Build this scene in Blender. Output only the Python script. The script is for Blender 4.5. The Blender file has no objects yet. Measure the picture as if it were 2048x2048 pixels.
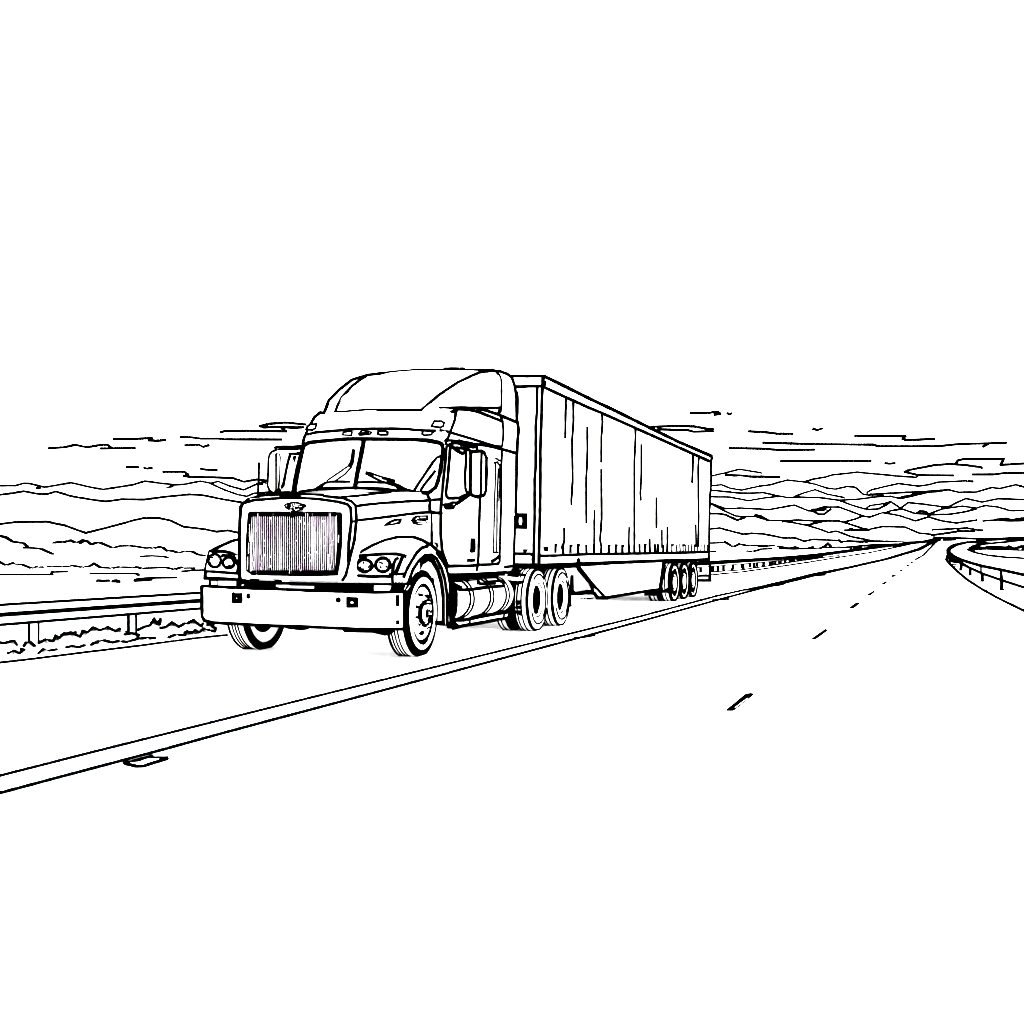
import bpy, math, random
from mathutils import Vector
from mathutils.bvhtree import BVHTree

random.seed(7)
scene = bpy.context.scene
COL = scene.collection

# ------------------------------------------------------------------ camera numbers
F, CX, HY, CAMH = 1700.0, 1024.0, 1100.0, 1.28      # focal length and horizon in 2048-px units
TH = math.radians(25.2)
S, CO = math.sin(TH), math.cos(TH)                   # heading of the road and the truck


def W(u, v, z):                                      # road frame (along, across, up) -> world
    return Vector((S * u + CO * v, CO * u - S * v, z))


ED, EV = Vector((S, CO, 0)), Vector((CO, -S, 0))
UP = Vector((0, 0, 1))

REG = {'R1': (580, 720, .25880), 'R2': (380, 960, .20704), 'R3': (660, 960, .20704), 'R4': (860, 720, .21739),
       'R5': (860, 1100, .15528), 'R6': (1020, 720, .25878), 'B1': (0, 820, .32091), 'B2': (1280, 780, .39752),
       'B3': (1400, 1040, .33540), 'B4': (0, 1180, .32091), 'B5': (1120, 1080, .16563), 'P': (0, 0, 1.0)}


def px(reg, pts):                                    # measurements on a plan of the place -> common units
    ox, oy, k = REG[reg]
    return [(ox + k * x, oy + k * y) for x, y in pts]


def terr(Y):
    if Y < 70: return 0.0
    if Y < 300: return .000104 * (Y - 70) ** 2
    return .000104 * 230 ** 2


def ray(x, y):
    return Vector(((x - CX) / F, 1.0, -(y - HY) / F))


EYE = Vector((0, 0, CAMH))


def onY(D):
    return lambda x, y: EYE + ray(x, y) * D


def onV(v):                                          # plane parallel to the side of the truck
    def f(x, y):
        d = ray(x, y)
        den = d.dot(EV)
        return EYE + d * (v / den)
    return f


def onU(u):                                          # plane parallel to the front of the truck
    def f(x, y):
        d = ray(x, y)
        return EYE + d * (u / d.dot(ED))
    return f


def onF(off=0.0):                                    # slanting front of the near fender
    a, b = W(8.10 - off, -5.85, 0), W(8.45 - off, -5.32, 0)
    n = (b - a).cross(UP).normalized()
    def f(x, y):
        d = ray(x, y)
        return EYE + d * ((a - EYE).dot(n) / d.dot(n))
    return f


def onZ(z):
    def f(x, y):
        d = ray(x, y)
        return EYE + d * ((z - CAMH) / d.z)
    return f


def onG(x, y):
    d = ray(x, y)
    lo = 2.0
    Y = lo
    while Y < 299:
        st = max(.15, Y * .01)
        if CAMH + d.z * (Y + st) <= terr(Y + st):
            a, b = Y, Y + st
            for _ in range(30):
                m = (a + b) / 2
                if CAMH + d.z * m <= terr(m): b = m
                else: a = m
            p = EYE + d * b
            return Vector((p.x, p.y, terr(b)))
        Y += st
    p = EYE + d * 299
    return p


# ------------------------------------------------------------------ materials
def mat(name, col, rough=.6, spec=.3, vary=.04, scale=6.0):
    m = bpy.data.materials.new(name)
    m.use_nodes = True
    nt = m.node_tree
    b = nt.nodes['Principled BSDF']
    b.inputs['Roughness'].default_value = rough
    b.inputs['Specular IOR Level'].default_value = spec
    if vary:
        tc = nt.nodes.new('ShaderNodeTexCoord')
        n = nt.nodes.new('ShaderNodeTexNoise')
        n.inputs['Scale'].default_value = scale
        n.inputs['Detail'].default_value = 6
        nt.links.new(tc.outputs['Object'], n.inputs['Vector'])
        r = nt.nodes.new('ShaderNodeValToRGB')
        r.color_ramp.elements[0].color = [max(0, c - vary) for c in col] + [1]
        r.color_ramp.elements[1].color = [min(1, c + vary) for c in col] + [1]
        nt.links.new(n.outputs['Fac'], r.inputs['Fac'])
        nt.links.new(r.outputs['Color'], b.inputs['Base Color'])
    else:
        b.inputs['Base Color'].default_value = (*col, 1)
    return m


PAINT = mat('white_paint', (.84, .84, .84), .45, .3)
INK = mat('black_trim', (0, 0, 0), 1.0, 0.0, 0)
GROUND = mat('pale_ground', (.74, .74, .74), .9, .1, .04, .8)
ROADM = mat('pale_road', (.74, .74, .74), .9, .1, .04, 20)
GLASS = mat('pale_glass', (.84, .84, .85), .2, .5, .03)
CHROME = mat('pale_chrome', (.85, .85, .85), .3, .5, .03)
CLOUDM = mat('cloud_white', (.86, .86, .86), 1, 0, .03, .01)
TINT = mat('lilac_chrome', (.3, .3, .3), .6, .1, .03, 3.0)
_r = [n for n in TINT.node_tree.nodes if n.type == 'VALTORGB'][0].color_ramp
_r.elements[0].color = (.34, .265, .345, 1); _r.elements[0].position = .38
_r.elements[1].color = (.56, .53, .56, 1); _r.elements[1].position = .62
MATS = [PAINT, INK, GROUND, ROADM, GLASS, CHROME, CLOUDM, TINT]
WH, BK, GR, RD, GL, CH, CL, TI = range(8)


# ------------------------------------------------------------------ mesh builder
class MB:
    def __init__(self):
        self.v, self.f, self.m = [], [], []

    def face(self, idx, mt):
        self.f.append(idx); self.m.append(mt)

    def add(self, pts):
        b = len(self.v)
        self.v.extend([Vector(p) for p in pts])
        return b

    def tube(self, pts, radii, mt=BK, n=6, closed=False):
        pts = [Vector(p) for p in pts]
        N = len(pts)
        if N < 2: return
        rings = []
        prev = None
        for i in range(N):
            if closed:
                t = pts[(i + 1) % N] - pts[i - 1]
            else:
                t = pts[min(i + 1, N - 1)] - pts[max(i - 1, 0)]
            if t.length < 1e-9: t = Vector((1, 0, 0))
            t.normalize()
            ref = UP if abs(t.z) < .9 else Vector((1, 0, 0))
            if prev is not None:
                a = prev - t * prev.dot(t)
                if a.length < 1e-6: a = t.cross(ref)
            else:
                a = t.cross(ref)
            a.normalize(); prev = a
            b = t.cross(a)
            r = radii[i] if isinstance(radii, (list, tuple)) else radii
            rings.append(self.add([pts[i] + (a * math.cos(2 * math.pi * k / n) + b * math.sin(2 * math.pi * k / n)) * r for k in range(n)]))
        M = N if closed else N - 1
        for i in range(M):
            A, B = rings[i], rings[(i + 1) % N]
            for k in range(n):
                self.face([A + k, A + (k + 1) % n, B + (k + 1) % n, B + k], mt)
        if not closed:
            self.face([rings[0] + k for k in range(n)][::-1], mt)
            self.face([rings[-1] + k for k in range(n)], mt)

    def slab(self, pts, d, mt=WH, ms=None):          # polygon with a thickness vector d
        ms = mt if ms is None else ms
        n = len(pts)
        a = self.add(pts); b = self.add([Vector(p) + d for p in pts])
        self.face([a + i for i in range(n)], mt)
        self.face([b + i for i in range(n)][::-1], ms)
        for i in range(n):
            j = (i + 1) % n
            self.face([a + j, a + i, b + i, b + j], ms)

    def box(self, u0, u1, v0, v1, z0, z1, mt=WH):
        P = [W(u0, v0, z0), W(u0, v1, z0), W(u0, v1, z1), W(u0, v0, z1)]
        self.slab(P, ED * (u1 - u0), mt)

    def loft(self, rings, mt=WH, cap=True):
        idx = [self.add(r) for r in rings]
        n = len(rings[0])
        for i in range(len(idx) - 1):
            for k in range(n):
                self.face([idx[i] + k, idx[i] + (k + 1) % n, idx[i + 1] + (k + 1) % n, idx[i + 1] + k], mt)
        if cap:
            self.face([idx[0] + k for k in range(n)][::-1], mt)
            self.face([idx[-1] + k for k in range(n)], mt)

    def bvh(self):
        return BVHTree.FromPolygons([tuple(p) for p in self.v], self.f)

    def build(self, name, parent=None, smooth=False, mats=None):
        used = sorted(set(self.m))
        org = Vector((0, 0, 0))
        root = parent
        if parent is None:
            xs = [p.x for p in self.v]; ys = [p.y for p in self.v]
            org = Vector(((min(xs) + max(xs)) / 2, (min(ys) + max(ys)) / 2, min(p.z for p in self.v)))
        else:
            while root.parent: root = root.parent
            org = root.location.copy()
        me = bpy.data.meshes.new(name)
        me.from_pydata([tuple(p - org) for p in self.v], [], self.f)
        for k in used: me.materials.append(MATS[k])
        rm = {k: i for i, k in enumerate(used)}
        me.polygons.foreach_set('material_index', [rm[k] for k in self.m])
        if smooth: me.polygons.foreach_set('use_smooth', [True] * len(self.f))
        me.validate(); me.update()
        o = bpy.data.objects.new(name, me)
        COL.objects.link(o)
        if parent is None: o.location = org
        else: o.parent = parent
        return o


def tag(o, label=None, cat=None, group=None, kind=None):
    if label: o['label'] = label
    if cat: o['category'] = cat
    if group: o['group'] = group
    if kind: o['kind'] = kind
    return o


def empty(name, loc, label, cat, group=None):
    o = bpy.data.objects.new(name, None)
    o.location = loc; o.empty_display_size = .3
    COL.objects.link(o)
    return tag(o, label, cat, group)


EXTRA = 3.3
LW = 4.1                                             # usual breadth of a dark seam, px at 2048


def dens(p, step=9.0):
    out = [p[0]]
    for a, b in zip(p[:-1], p[1:]):
        L = math.hypot(b[0] - a[0], b[1] - a[1])
        n = max(1, int(L / step))
        for i in range(1, n + 1):
            out.append((a[0] + (b[0] - a[0]) * i / n, a[1] + (b[1] - a[1]) * i / n))
    return out


def surf(bvh, fb):
    def f(x, y):
        d = ray(x, y)
        loc, nor, i, dist = bvh.ray_cast(EYE, d.normalized())
        return loc
    f.fb = fb
    f.is_surf = True
    return f


def onS(x, y):                                       # tips of low growth just clear of the ground
    p = onG(x, y)
    return EYE + (p - EYE) * .965


def lay(P, proj):                                    # lay a line of points on a surface, keeping it continuous at the rim
    if not getattr(proj, 'is_surf', False):
        return [proj(x, y) for x, y in P]
    hits = [proj(x, y) for x, y in P]
    Y = [h.y if h is not None else None for h in hits]
    known = [i for i, h in enumerate(Y) if h is not None]
    if not known:
        return [proj.fb(x, y) for x, y in P]
    out = []
    for i, (x, y) in enumerate(P):
        if Y[i] is not None: yy = Y[i]
        else:
            a = [k for k in known if k < i]; b = [k for k in known if k > i]
            if a and b:
                t = (i - a[-1]) / (b[0] - a[-1]); yy = Y[a[-1]] * (1 - t) + Y[b[0]] * t
            else: yy = Y[a[-1]] if a else Y[b[0]]
        out.append(EYE + ray(x, y) * yy)
    return out


def stroke(mb, reg, pts, proj, w=LW, mt=BK, step=9.0, closed=False, lift=.5, ex=EXTRA):
    """a dark seam / edge strip laid along a surface"""
    P = px(reg, pts)
    if closed: P = P + [P[0]]
    runs = [[P[0]]]
    for i in range(1, len(P)):
        runs[-1].append(P[i])
        if i < len(P) - 1:
            a = (P[i][0] - P[i - 1][0], P[i][1] - P[i - 1][1]); b = (P[i + 1][0] - P[i][0], P[i + 1][1] - P[i][1])
            la, lb = math.hypot(*a), math.hypot(*b)
            if la > 1e-6 and lb > 1e-6 and (a[0] * b[0] + a[1] * b[1]) / (la * lb) < .55:
                runs.append([P[i]])
    allp = []
    for r in runs:
        if len(r) < 2: continue
        Q = lay(dens(r, step), proj)
        ws = w if isinstance(w, (list, tuple)) else None
        R = []
        for k, q in enumerate(Q):
            ww = w if ws is None else ws[0] + (ws[1] - ws[0]) * k / max(1, len(Q) - 1)
            ww = ww + ex if mt == BK else max(.8, ww - .5)
            R.append(ww * .5 * q.y / F * random.uniform(.92, 1.08))
        Q = [q - (q - EYE).normalized() * rr * lift for q, rr in zip(Q, R)]
        if len(Q) > 1:                               # carry the ends on a touch so corners close
            e0 = (Q[0] - Q[1]).normalized() * R[0] * .5; e1 = (Q[-1] - Q[-2]).normalized() * R[-1] * .5
            Q[0] = Q[0] + e0; Q[-1] = Q[-1] + e1
        mb.tube(Q, R, mt)
        allp += Q
    return allp


def strokes(mb, reg, lst, proj, w=LW, **k):
    for s in lst:
        if isinstance(s, tuple) and isinstance(s[0], list): stroke(mb, reg, s[0], proj, s[1], **k)
        else: stroke(mb, reg, s, proj, w, **k)


def patch(mb, reg, pts, proj, d, mt=BK, ms=None, out=0.0):
    Q = [proj(x, y) for x, y in px(reg, pts)]
    if out:
        n = Vector(d).normalized()
        Q = [q - n * out for q in Q]
    mb.slab(Q, Vector(d), mt, ms)
    return Q


def ell(cx, cy, rx, ry, n=24, a0=0):
    return [(cx + rx * math.cos(a0 + 2 * math.pi * i / n), cy + ry * math.sin(a0 + 2 * math.pi * i / n)) for i in range(n)]


def onR(x, y): return onG(x, y) + UP * .014


# ------------------------------------------------------------------ setting: ground, road, markings
g = MB()
rows = [-60, -20, 0, 10, 25, 45, 70] + list(range(80, 310, 10)) + [400, 800, 1600, 4500]
xs = [-6000, -1500, -400, -100, -30, 0, 30, 100, 400, 1500, 6000]
idx = [g.add([(x, Y, terr(Y)) for x in xs]) for Y in rows]
for i in range(len(rows) - 1):
    for k in range(len(xs) - 1):
        g.face([idx[i] + k, idx[i] + k + 1, idx[i + 1] + k + 1, idx[i + 1] + k], GR)
ground = g.build('ground'); ground['kind'] = 'structure'

# left edge of the carriageway, lane stripe and right edge as lines on the ground
SHOULDER = px('P', [(-420, 1379.5), (-60, 1335.4)]) + px('B1', [(0, 1583), (200, 1560), (500, 1522), (860, 1478), (1200, 1432), (1415, 1410)]) 
SH_R = px('B2', [(350, 935), (520, 918), (700, 892), (860, 868), (1000, 845), (1150, 822), (1300, 792), (1400, 768), (1480, 750)])
ST_A = px('P', [(-420, 1662), (-60, 1571)]) + px('B4', [(0, 1172), (600, 1018), (1200, 867), (1932, 683)]) + px('R3', [(1300, 1735)])[:0] + \
    px('B2', [(0, 1145), (390, 1040), (620, 990), (740, 962), (870, 930), (1060, 893), (1240, 852), (1400, 803), (1465, 768), (1500, 747)])
ST_B = px('P', [(-420, 1704), (-60, 1607)]) + px('B4', [(0, 1280), (400, 1172), (770, 1073), (960, 1022), (1400, 900), (1932, 757)]) + \
    px('B2', [(0, 1170), (400, 1058), (600, 1005), (720, 978), (880, 938), (1060, 897), (1240, 856), (1400, 809), (1465, 774), (1505, 753)])
R_EDGE = px('B2', [(1548, 835), (1543, 855), (1560, 878), (1600, 918), (1650, 960), (1720, 1005), (1800, 1050), (1880, 1090), (1932, 1115), (2010, 1155)])

rd = MB()
L = [onG(x, y) for x, y in dens(SHOULDER + SH_R, 14)]
# the road as one strip: shoulder line on the left, the open lane on the right
Rr = []
for p in L:
    u = p.dot(ED)
    Rr.append(Vector(p) + EV * (17.0 if u < 120 else max(6.0, 17.0 - (u - 120) * .08)))
a = rd.add([Vector((p.x, p.y, terr(p.y) + .004)) for p in L]); b = rd.add([Vector((p.x, p.y, terr(p.y) + .004)) for p in Rr])
for i in range(len(L) - 1):
    rd.face([a + i, b + i, b + i + 1, a + i + 1], RD)
back = [L[0] - ED * 14, Rr[0] - ED * 14]
c = rd.add([Vector((p.x, p.y, .004)) for p in back])
rd.face([c, c + 1, b, a], RD)
stroke(rd, 'P', SHOULDER, onR, 3.7, ex=3.6, lift=1.0)
stroke(rd, 'P', SH_R, onR, 2.6, ex=3.6, lift=1.0)
stroke(rd, 'P', R_EDGE, onR, 3.4, ex=3.6, lift=1.0)
for xa, y0_, y1_ in ((392, 878, 918), (465, 872, 912), (520, 868, 908), (575, 866, 896), (620, 862, 892), (665, 856, 884), (702, 852, 880), (760, 846, 868), (800, 842, 862)):
    stroke(rd, 'B2', [(xa, y0_), (xa - 1, y1_)], onR, 3)
stroke(rd, 'B2', [(355, 919), (470, 912), (520, 906), (620, 892), (700, 880), (800, 862), (900, 848), (1000, 836)], onR, 2)
road = rd.build('road'); road['kind'] = 'structure'

em = MB()
A = [onG(x, y) for x, y in dens(ST_A, 20)]; B = [onG(x, y) for x, y in dens(ST_B, 20)]
nA = min(len(A), len(B)) - 1
def at(lst, t):
    f = t * (len(lst) - 1); i = min(int(f), len(lst) - 2); return lst[i].lerp(lst[i + 1], f - i)
ring = [(at(A, i / 80), at(B, i / 80)) for i in range(81)]
i0 = em.add([p for r in ring for p in (r[0] + UP * .008, r[1] + UP * .008)])
for i in range(80): em.face([i0 + 2 * i, i0 + 2 * i + 1, i0 + 2 * i + 3, i0 + 2 * i + 2], WH)
stroke(em, 'P', ST_A, onR, 3.6, ex=3.6, lift=1.0)
stroke(em, 'P', ST_B, onR, 3.6, ex=3.6, lift=1.0)
strokes(em, 'B2', [([(680, 990), (720, 980)], 6), ([(370, 1062), (440, 1058)], 5), ([(870, 940), (925, 935)], 6), ([(930, 922), (1090, 890)], 5.5), ([(1100, 885), (1230, 856)], 4.5)], onR)
strokes(em, 'P', [([(1150, 1279), (1166, 1277), (1188, 1273)], 4.5)], onR)
edge_line = em.build('edge_line', road)

DASH = [[(157, 1142), (200, 1142), (250, 1103), (320, 1046), (300, 1040), (270, 1048)], [(668, 713), (690, 714), (757, 664), (748, 656)],
        [(894, 525), (900, 530), (914, 528), (948, 503), (944, 495), (930, 498)], [(1002, 447), (1006, 453), (1016, 450), (1038, 432), (1036, 426)],
        [(1086, 380), (1090, 386), (1100, 384), (1114, 374), (1110, 368)], [(1146, 336), (1148, 343), (1156, 340), (1168, 333), (1148, 330)],
        [(1193, 303), (1198, 308), (1210, 300), (1206, 295)], [(1230, 275), (1233, 280), (1246, 273), (1242, 269)], [(1255, 254), (1262, 260), (1270, 257), (1264, 251)]]
for k, d in enumerate(DASH):
    mb = MB()
    Q = [onG(x, y) for x, y in px('B3', d)]
    mb.slab([q + UP * .012 for q in Q], UP * -.01, BK)
    stroke(mb, 'B3', d, onR, .3 if k == 0 else 1.2, closed=True, ex=1.2)
    if k == 0: strokes(mb, 'B3', [([(210, 1118), (250, 1088), (285, 1063)], 1.6)], onZ(.014), mt=WH)
    mb.build('lane_dash', road)
mb = MB()
stroke(mb, 'B3', [(1280, 242), (1330, 213), (1360, 180), (1400, 140), (1425, 122)], onR, 1.8)
mb.build('lane_dash', road)

pm = MB()
Q = patch(pm, 'B4', [(775, 1078), (820, 1082), (860, 1098), (893, 1097), (1045, 1050), (1040, 1046), (950, 1043), (830, 1066)], onZ(.02), UP * -.018, WH)
strokes(pm, 'B4', [[(775, 1078), (800, 1086), (835, 1094), (860, 1099), (893, 1097), (960, 1075), (1042, 1052)], ([(1042, 1050), (1000, 1060)], 5), [(1040, 1046), (925, 1046)],
                   ([(770, 1075), (860, 1068), (925, 1046)], 4), ([(830, 1063), (850, 1057), (900, 1044), (950, 1032), (960, 1042)], 2)], onZ(.02))
tag(pm.build('pavement_marker'), 'flat white pavement marker with dark outline touching the near edge of the lane stripe', 'road marker')


# ------------------------------------------------------------------ hills
def ridge(name, items, D, kind='structure', w=LW, slope=2.0, body=WH, mini=.05):
    """hill body under each crest line, the crest edged dark"""
    mb = MB()
    for reg, pts, *ex in items:
        crest_only = bool(ex and ex[0] == 'line')
        pts = list(pts)
        if not callable(D) and not crest_only:        # the ridges run on behind the truck and past the picture's edges
            x0, y0 = pts[0]; x1, y1 = pts[-1]
            if reg == 'B2' and x0 == 340: pts = [(-260, y0 + 4), (-120, y0 - 8), (40, y0 + 5), (200, y0 - 5)] + pts
            if reg == 'B2' and x1 >= 1990: pts = pts + [(2120, y1 + 8), (2260, y1 - 6), (2420, y1 + 4)]
            if reg == 'B1' and x0 == -60: pts = [(-620, y0 + 6), (-460, y0 - 10), (-240, y0 + 8)] + pts
            if reg == 'B1' and x1 >= 1500 and x1 < 1640: pts = pts + [(1700, y1 - 8), (1900, y1 + 6), (2150, y1 - 4)]
        P = dens(px(reg, pts), 7)
        C = [D(x, y) if callable(D) else onY(D)(x, y) for x, y in P]
        if not crest_only:
            Fr, Bk = [], []
            for p in C:
                base = terr(p.y)
                h = max(mini, p.z - base)
                dirv = Vector((p.x, p.y, 0)).normalized()
                f_ = p - dirv * h * slope; f_.z = min(terr(f_.y) - .01, p.z - mini); Fr.append(f_)
                b_ = p + dirv * h * slope; b_.z = f_.z; Bk.append(b_)
            n = len(C)
            a = mb.add(Fr); b = mb.add(C); c = mb.add(Bk)
            for i in range(n - 1):
                mb.face([a + i, a + i + 1, b + i + 1, b + i], body)
                mb.face([b + i, b + i + 1, c + i + 1, c + i], body)
                mb.face([c + i, c + i + 1, a + i + 1, a + i], body)
            mb.face([a, b, c], body); mb.face([a + n - 1, c + n - 1, b + n - 1], body)
        stroke(mb, 'P', P, D if callable(D) else onY(D), w, step=30, ex=EXTRA + .6)
    o = mb.build(name)
    if kind: o['kind'] = kind
    return o


B1, B2 = 'B1', 'B2'
ridge('hills', [(B1, [(-60, 470), (0, 473), (100, 473), (150, 458), (185, 460), (275, 482), (300, 480), (380, 466), (445, 455), (560, 482), (645, 497), (740, 482), (830, 468), (905, 445), (1000, 458), (1095, 468), (1150, 465), (1250, 445), (1300, 455), (1400, 500), (1480, 528), (1540, 540), (1585, 520)])], 2600, w=3.2)
ridge('hills', [(B1, [(1310, 460), (1360, 447), (1430, 475), (1520, 500), (1610, 460), (1650, 452)])], 2700, w=3)
ridge('hills', [(B1, [(620, 555), (740, 523), (830, 525), (950, 500), (1030, 493), (1080, 470)], 'line'), (B1, [(935, 540), (985, 516), (1040, 490)], 'line'), (B1, [(230, 488), (248, 486)], 'line'), (B1, [(1600, 462), (1635, 462)], 'line')], 2580, w=2.8)
ridge('hills', [(B1, [(-60, 536), (0, 530), (80, 520), (150, 508), (240, 525), (300, 525), (350, 510), (440, 538), (560, 558), (660, 572), (760, 558), (900, 560), (1050, 540), (1180, 528), (1260, 532), (1400, 560), (1520, 580)])], 1700, w=4)
ridge('hills', [(B1, [(-60, 720), (0, 712), (100, 700), (290, 697), (400, 720), (470, 745), (535, 768), (640, 742), (780, 705), (830, 690), (900, 675), (990, 675), (1060, 690), (1140, 728), (1280, 745), (1350, 760), (1420, 752), (1510, 772)])], 700, w=4.1)
ridge('hills', [(B2, [(340, 440), (355, 435), (430, 418), (500, 400), (560, 410), (607, 418), (605, 424)]), ], 3000, w=2.8)
ridge('hills', [(B2, [(430, 428), (500, 430), (560, 435), (700, 438)], 'line')], 2950, w=3)
ridge('hills', [(B2, [(820, 465), (870, 450), (930, 440), (970, 428), (1030, 422), (1090, 415), (1200, 425), (1300, 435), (1390, 441), (1402, 430)])], 2800, w=3)
ridge('hills', [(B2, [(1145, 517), (1160, 505), (1240, 485), (1300, 472), (1400, 485), (1450, 478), (1500, 465), (1640, 458)]), (B2, [(1655, 458), (1672, 460)], 'line')], 2650, w=2.9)
ridge('hills', [(B2, [(340, 484), (410, 478), (450, 495), (510, 505), (600, 485), (660, 478), (700, 465), (740, 455), (820, 463), (880, 475), (940, 495), (985, 500), (1040, 487), (1080, 490), (1120, 525), (1150, 530), (1220, 525)]), (B2, [(848, 468), (856, 476)], 'line')], 2500, w=3)
ridge('hills', [(B2, [(780, 535), (830, 517), (880, 503), (940, 525), (1025, 542)])], 2300, w=2.8)
ridge('hills', [(B2, [(1160, 525), (1300, 517), (1450, 510), (1540, 503)], 'line'), (B2, [(1290, 546), (1330, 535), (1400, 522), (1450, 519), (1540, 525), (1600, 528), (1670, 522)], 'line')], 2250, w=2.4)
ridge('hills', [(B2, [(340, 505), (355, 505), (500, 520), (560, 520), (620, 518), (700, 535), (745, 543), (800, 540), (900, 542), (1000, 556), (1090, 551), (1200, 538), (1260, 536), (1310, 548), (1400, 528), (1450, 516), (1500, 512), (1550, 503), (1600, 515), (1690, 515), (1770, 492), (1810, 497), (1890, 478), (1932, 490), (1990, 500)])], 2100, w=3)
ridge('hills', [(B2, [(340, 538), (450, 540), (545, 558), (620, 545), (690, 537)])], 2000, w=2.8)
ridge('hills', [(B2, [(1010, 560), (1070, 582), (1130, 600), (1160, 582), (1230, 572), (1260, 563), (1310, 597), (1350, 568), (1420, 575), (1520, 588), (1560, 585), (1600, 565), (1640, 547), (1720, 565), (1800, 548), (1990, 554)])], 1800, w=2.9)
ridge('hills', [(B2, [(1140, 602), (1200, 598), (1235, 580), (1255, 566)], 'line'), (B2, [(1395, 618), (1410, 608), (1440, 612), (1450, 624)], 'line'), (B2, [(1520, 588), (1535, 592)], 'line')], 1750, w=2.5)
ridge('hills', [(B2, [(1310, 597), (1380, 622), (1450, 626), (1520, 600), (1620, 585), (1690, 595), (1740, 582), (1800, 590), (1860, 608), (1990, 606)])], 1700, w=2.9)
ridge('hills', [(B2, [(340, 566), (430, 598), (500, 595), (540, 597), (650, 603), (720, 590), (775, 580), (850, 610), (920, 590), (1000, 590), (1060, 612), (1120, 635), (1155, 641), (1220, 618), (1300, 632), (1385, 660), (1450, 640), (1520, 660), (1590, 670), (1690, 656)])], 1500, w=3)
ridge('hills', [(B2, [(860, 605), (900, 625), (925, 625), (960, 600)], 'line'), (B2, [(860, 608), (935, 600)], 'line'), (B2, [(1125, 632), (1080, 650), (1025, 665)], 'line'), (B2, [(1230, 620), (1260, 608), (1310, 600)], 'line'), (B2, [(1450, 628), (1560, 625), (1640, 612), (1690, 598)], 'line'), (B2, [(870, 600), (925, 605)], 'line')], 1420, w=2.3)
ridge('hills', [(B2, [(340, 566), (420, 608), (480, 635), (525, 638), (580, 638), (640, 656), (720, 658), (800, 655), (870, 660), (1000, 660), (1050, 675), (1120, 697), (1150, 703), (1220, 688), (1330, 690), (1400, 720), (1470, 728), (1520, 715), (1590, 712)])], 1200, w=2.9)
ridge('hills', [(B2, [(340, 622), (400, 622), (430, 628), (490, 655), (525, 642)], 'line'), (B2, [(580, 628), (610, 635), (645, 656)], 'line'), (B2, [(1030, 705), (1150, 705)], 'line'), (B2, [(720, 662), (790, 680), (840, 680), (915, 662)], 'line'), (B2, [(1055, 697), (1066, 697)], 'line')], 1150, w=2.8)
ridge('hills', [(B2, [(1475, 703), (1560, 700), (1640, 695), (1700, 705), (1770, 707)]), (B2, [(1600, 715), (1700, 714), (1800, 715), (1850, 703), (1890, 690), (1932, 702), (1990, 712)])], 900, w=2.8)
ridge('hills', [(B2, [(1728, 660), (1760, 656), (1800, 655), (1860, 660), (1990, 656)]), (B2, [(1800, 650), (1840, 646), (1870, 655), (1900, 648), (1932, 644)], 'line'), (B2, [(1600, 710), (1680, 712)], 'line'), (B2, [(1895, 725), (1932, 712)], 'line'), (B2, [(1470, 730), (1530, 722), (1610, 710)], 'line')], 880, w=3)
ridge('hills', [(B2, [(720, 662), (780, 670), (840, 682), (900, 700), (950, 718), (985, 710), (1060, 738), (1170, 760)])], 270, w=2.9)
ridge('hills', [(B2, [(340, 703), (355, 700), (400, 695), (435, 705), (520, 727), (560, 722), (620, 725), (720, 745), (780, 745), (825, 762), (870, 752), (1000, 758), (1020, 766), (1050, 760), (1190, 768), (1240, 762), (1330, 768), (1400, 765)]), (B2, [(340, 722), (400, 722), (435, 706)], 'line')], 255, w=3.2)

# low scrub on the plain, left and right of the truck
sc = [[(-60, 775), (0, 783), (40, 795), (80, 822), (150, 832), (175, 855)], [(150, 862), (200, 862), (260, 868), (330, 900)],
      [(335, 830), (370, 822), (390, 828), (440, 812), (470, 828), (515, 812), (550, 822), (570, 840), (600, 828), (630, 830), (700, 860), (750, 850), (820, 848), (915, 863)],
      [(500, 832), (525, 815)], [(930, 860), (960, 863), (1000, 853), (1020, 860), (1045, 882), (1075, 880), (1110, 892), (1140, 885), (1200, 885), (1240, 905), (1275, 910)], [(880, 915), (950, 912), (1020, 915), (1045, 922)],
      [(-60, 930), (0, 950), (40, 970), (80, 955), (110, 964), (140, 965), (195, 988), (225, 978), (262, 982)], [(300, 980), (400, 980), (450, 972), (510, 982), (560, 975), (585, 958), (630, 985), (700, 988), (740, 980), (835, 986), (850, 978), (880, 990), (930, 988), (1020, 985)],
      [(1040, 985), (1090, 995), (1130, 982), (1160, 988), (1210, 988)], [(1140, 1008), (1200, 1002), (1265, 1000)], [(-60, 1028), (0, 1028), (325, 1028)], [(318, 1022), (325, 1012), (415, 1010)],
      [(568, 1020), (600, 1022), (855, 1022), (865, 1030)], [(840, 1060), (870, 1052), (940, 1048), (1100, 1046)], [(845, 1066), (935, 1062), (945, 1050)]]
ridge('scrub', [(B1, s) for s in sc], onS, 'stuff', 3.7, 1.0, WH, .06)
ridge('scrub', [(B1, [(612, 1066), (640, 1068), (672, 1066)]), (B1, [(706, 1070), (720, 1066), (740, 1072)])], onS, 'stuff', 6, 1.0, WH, .06)
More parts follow.
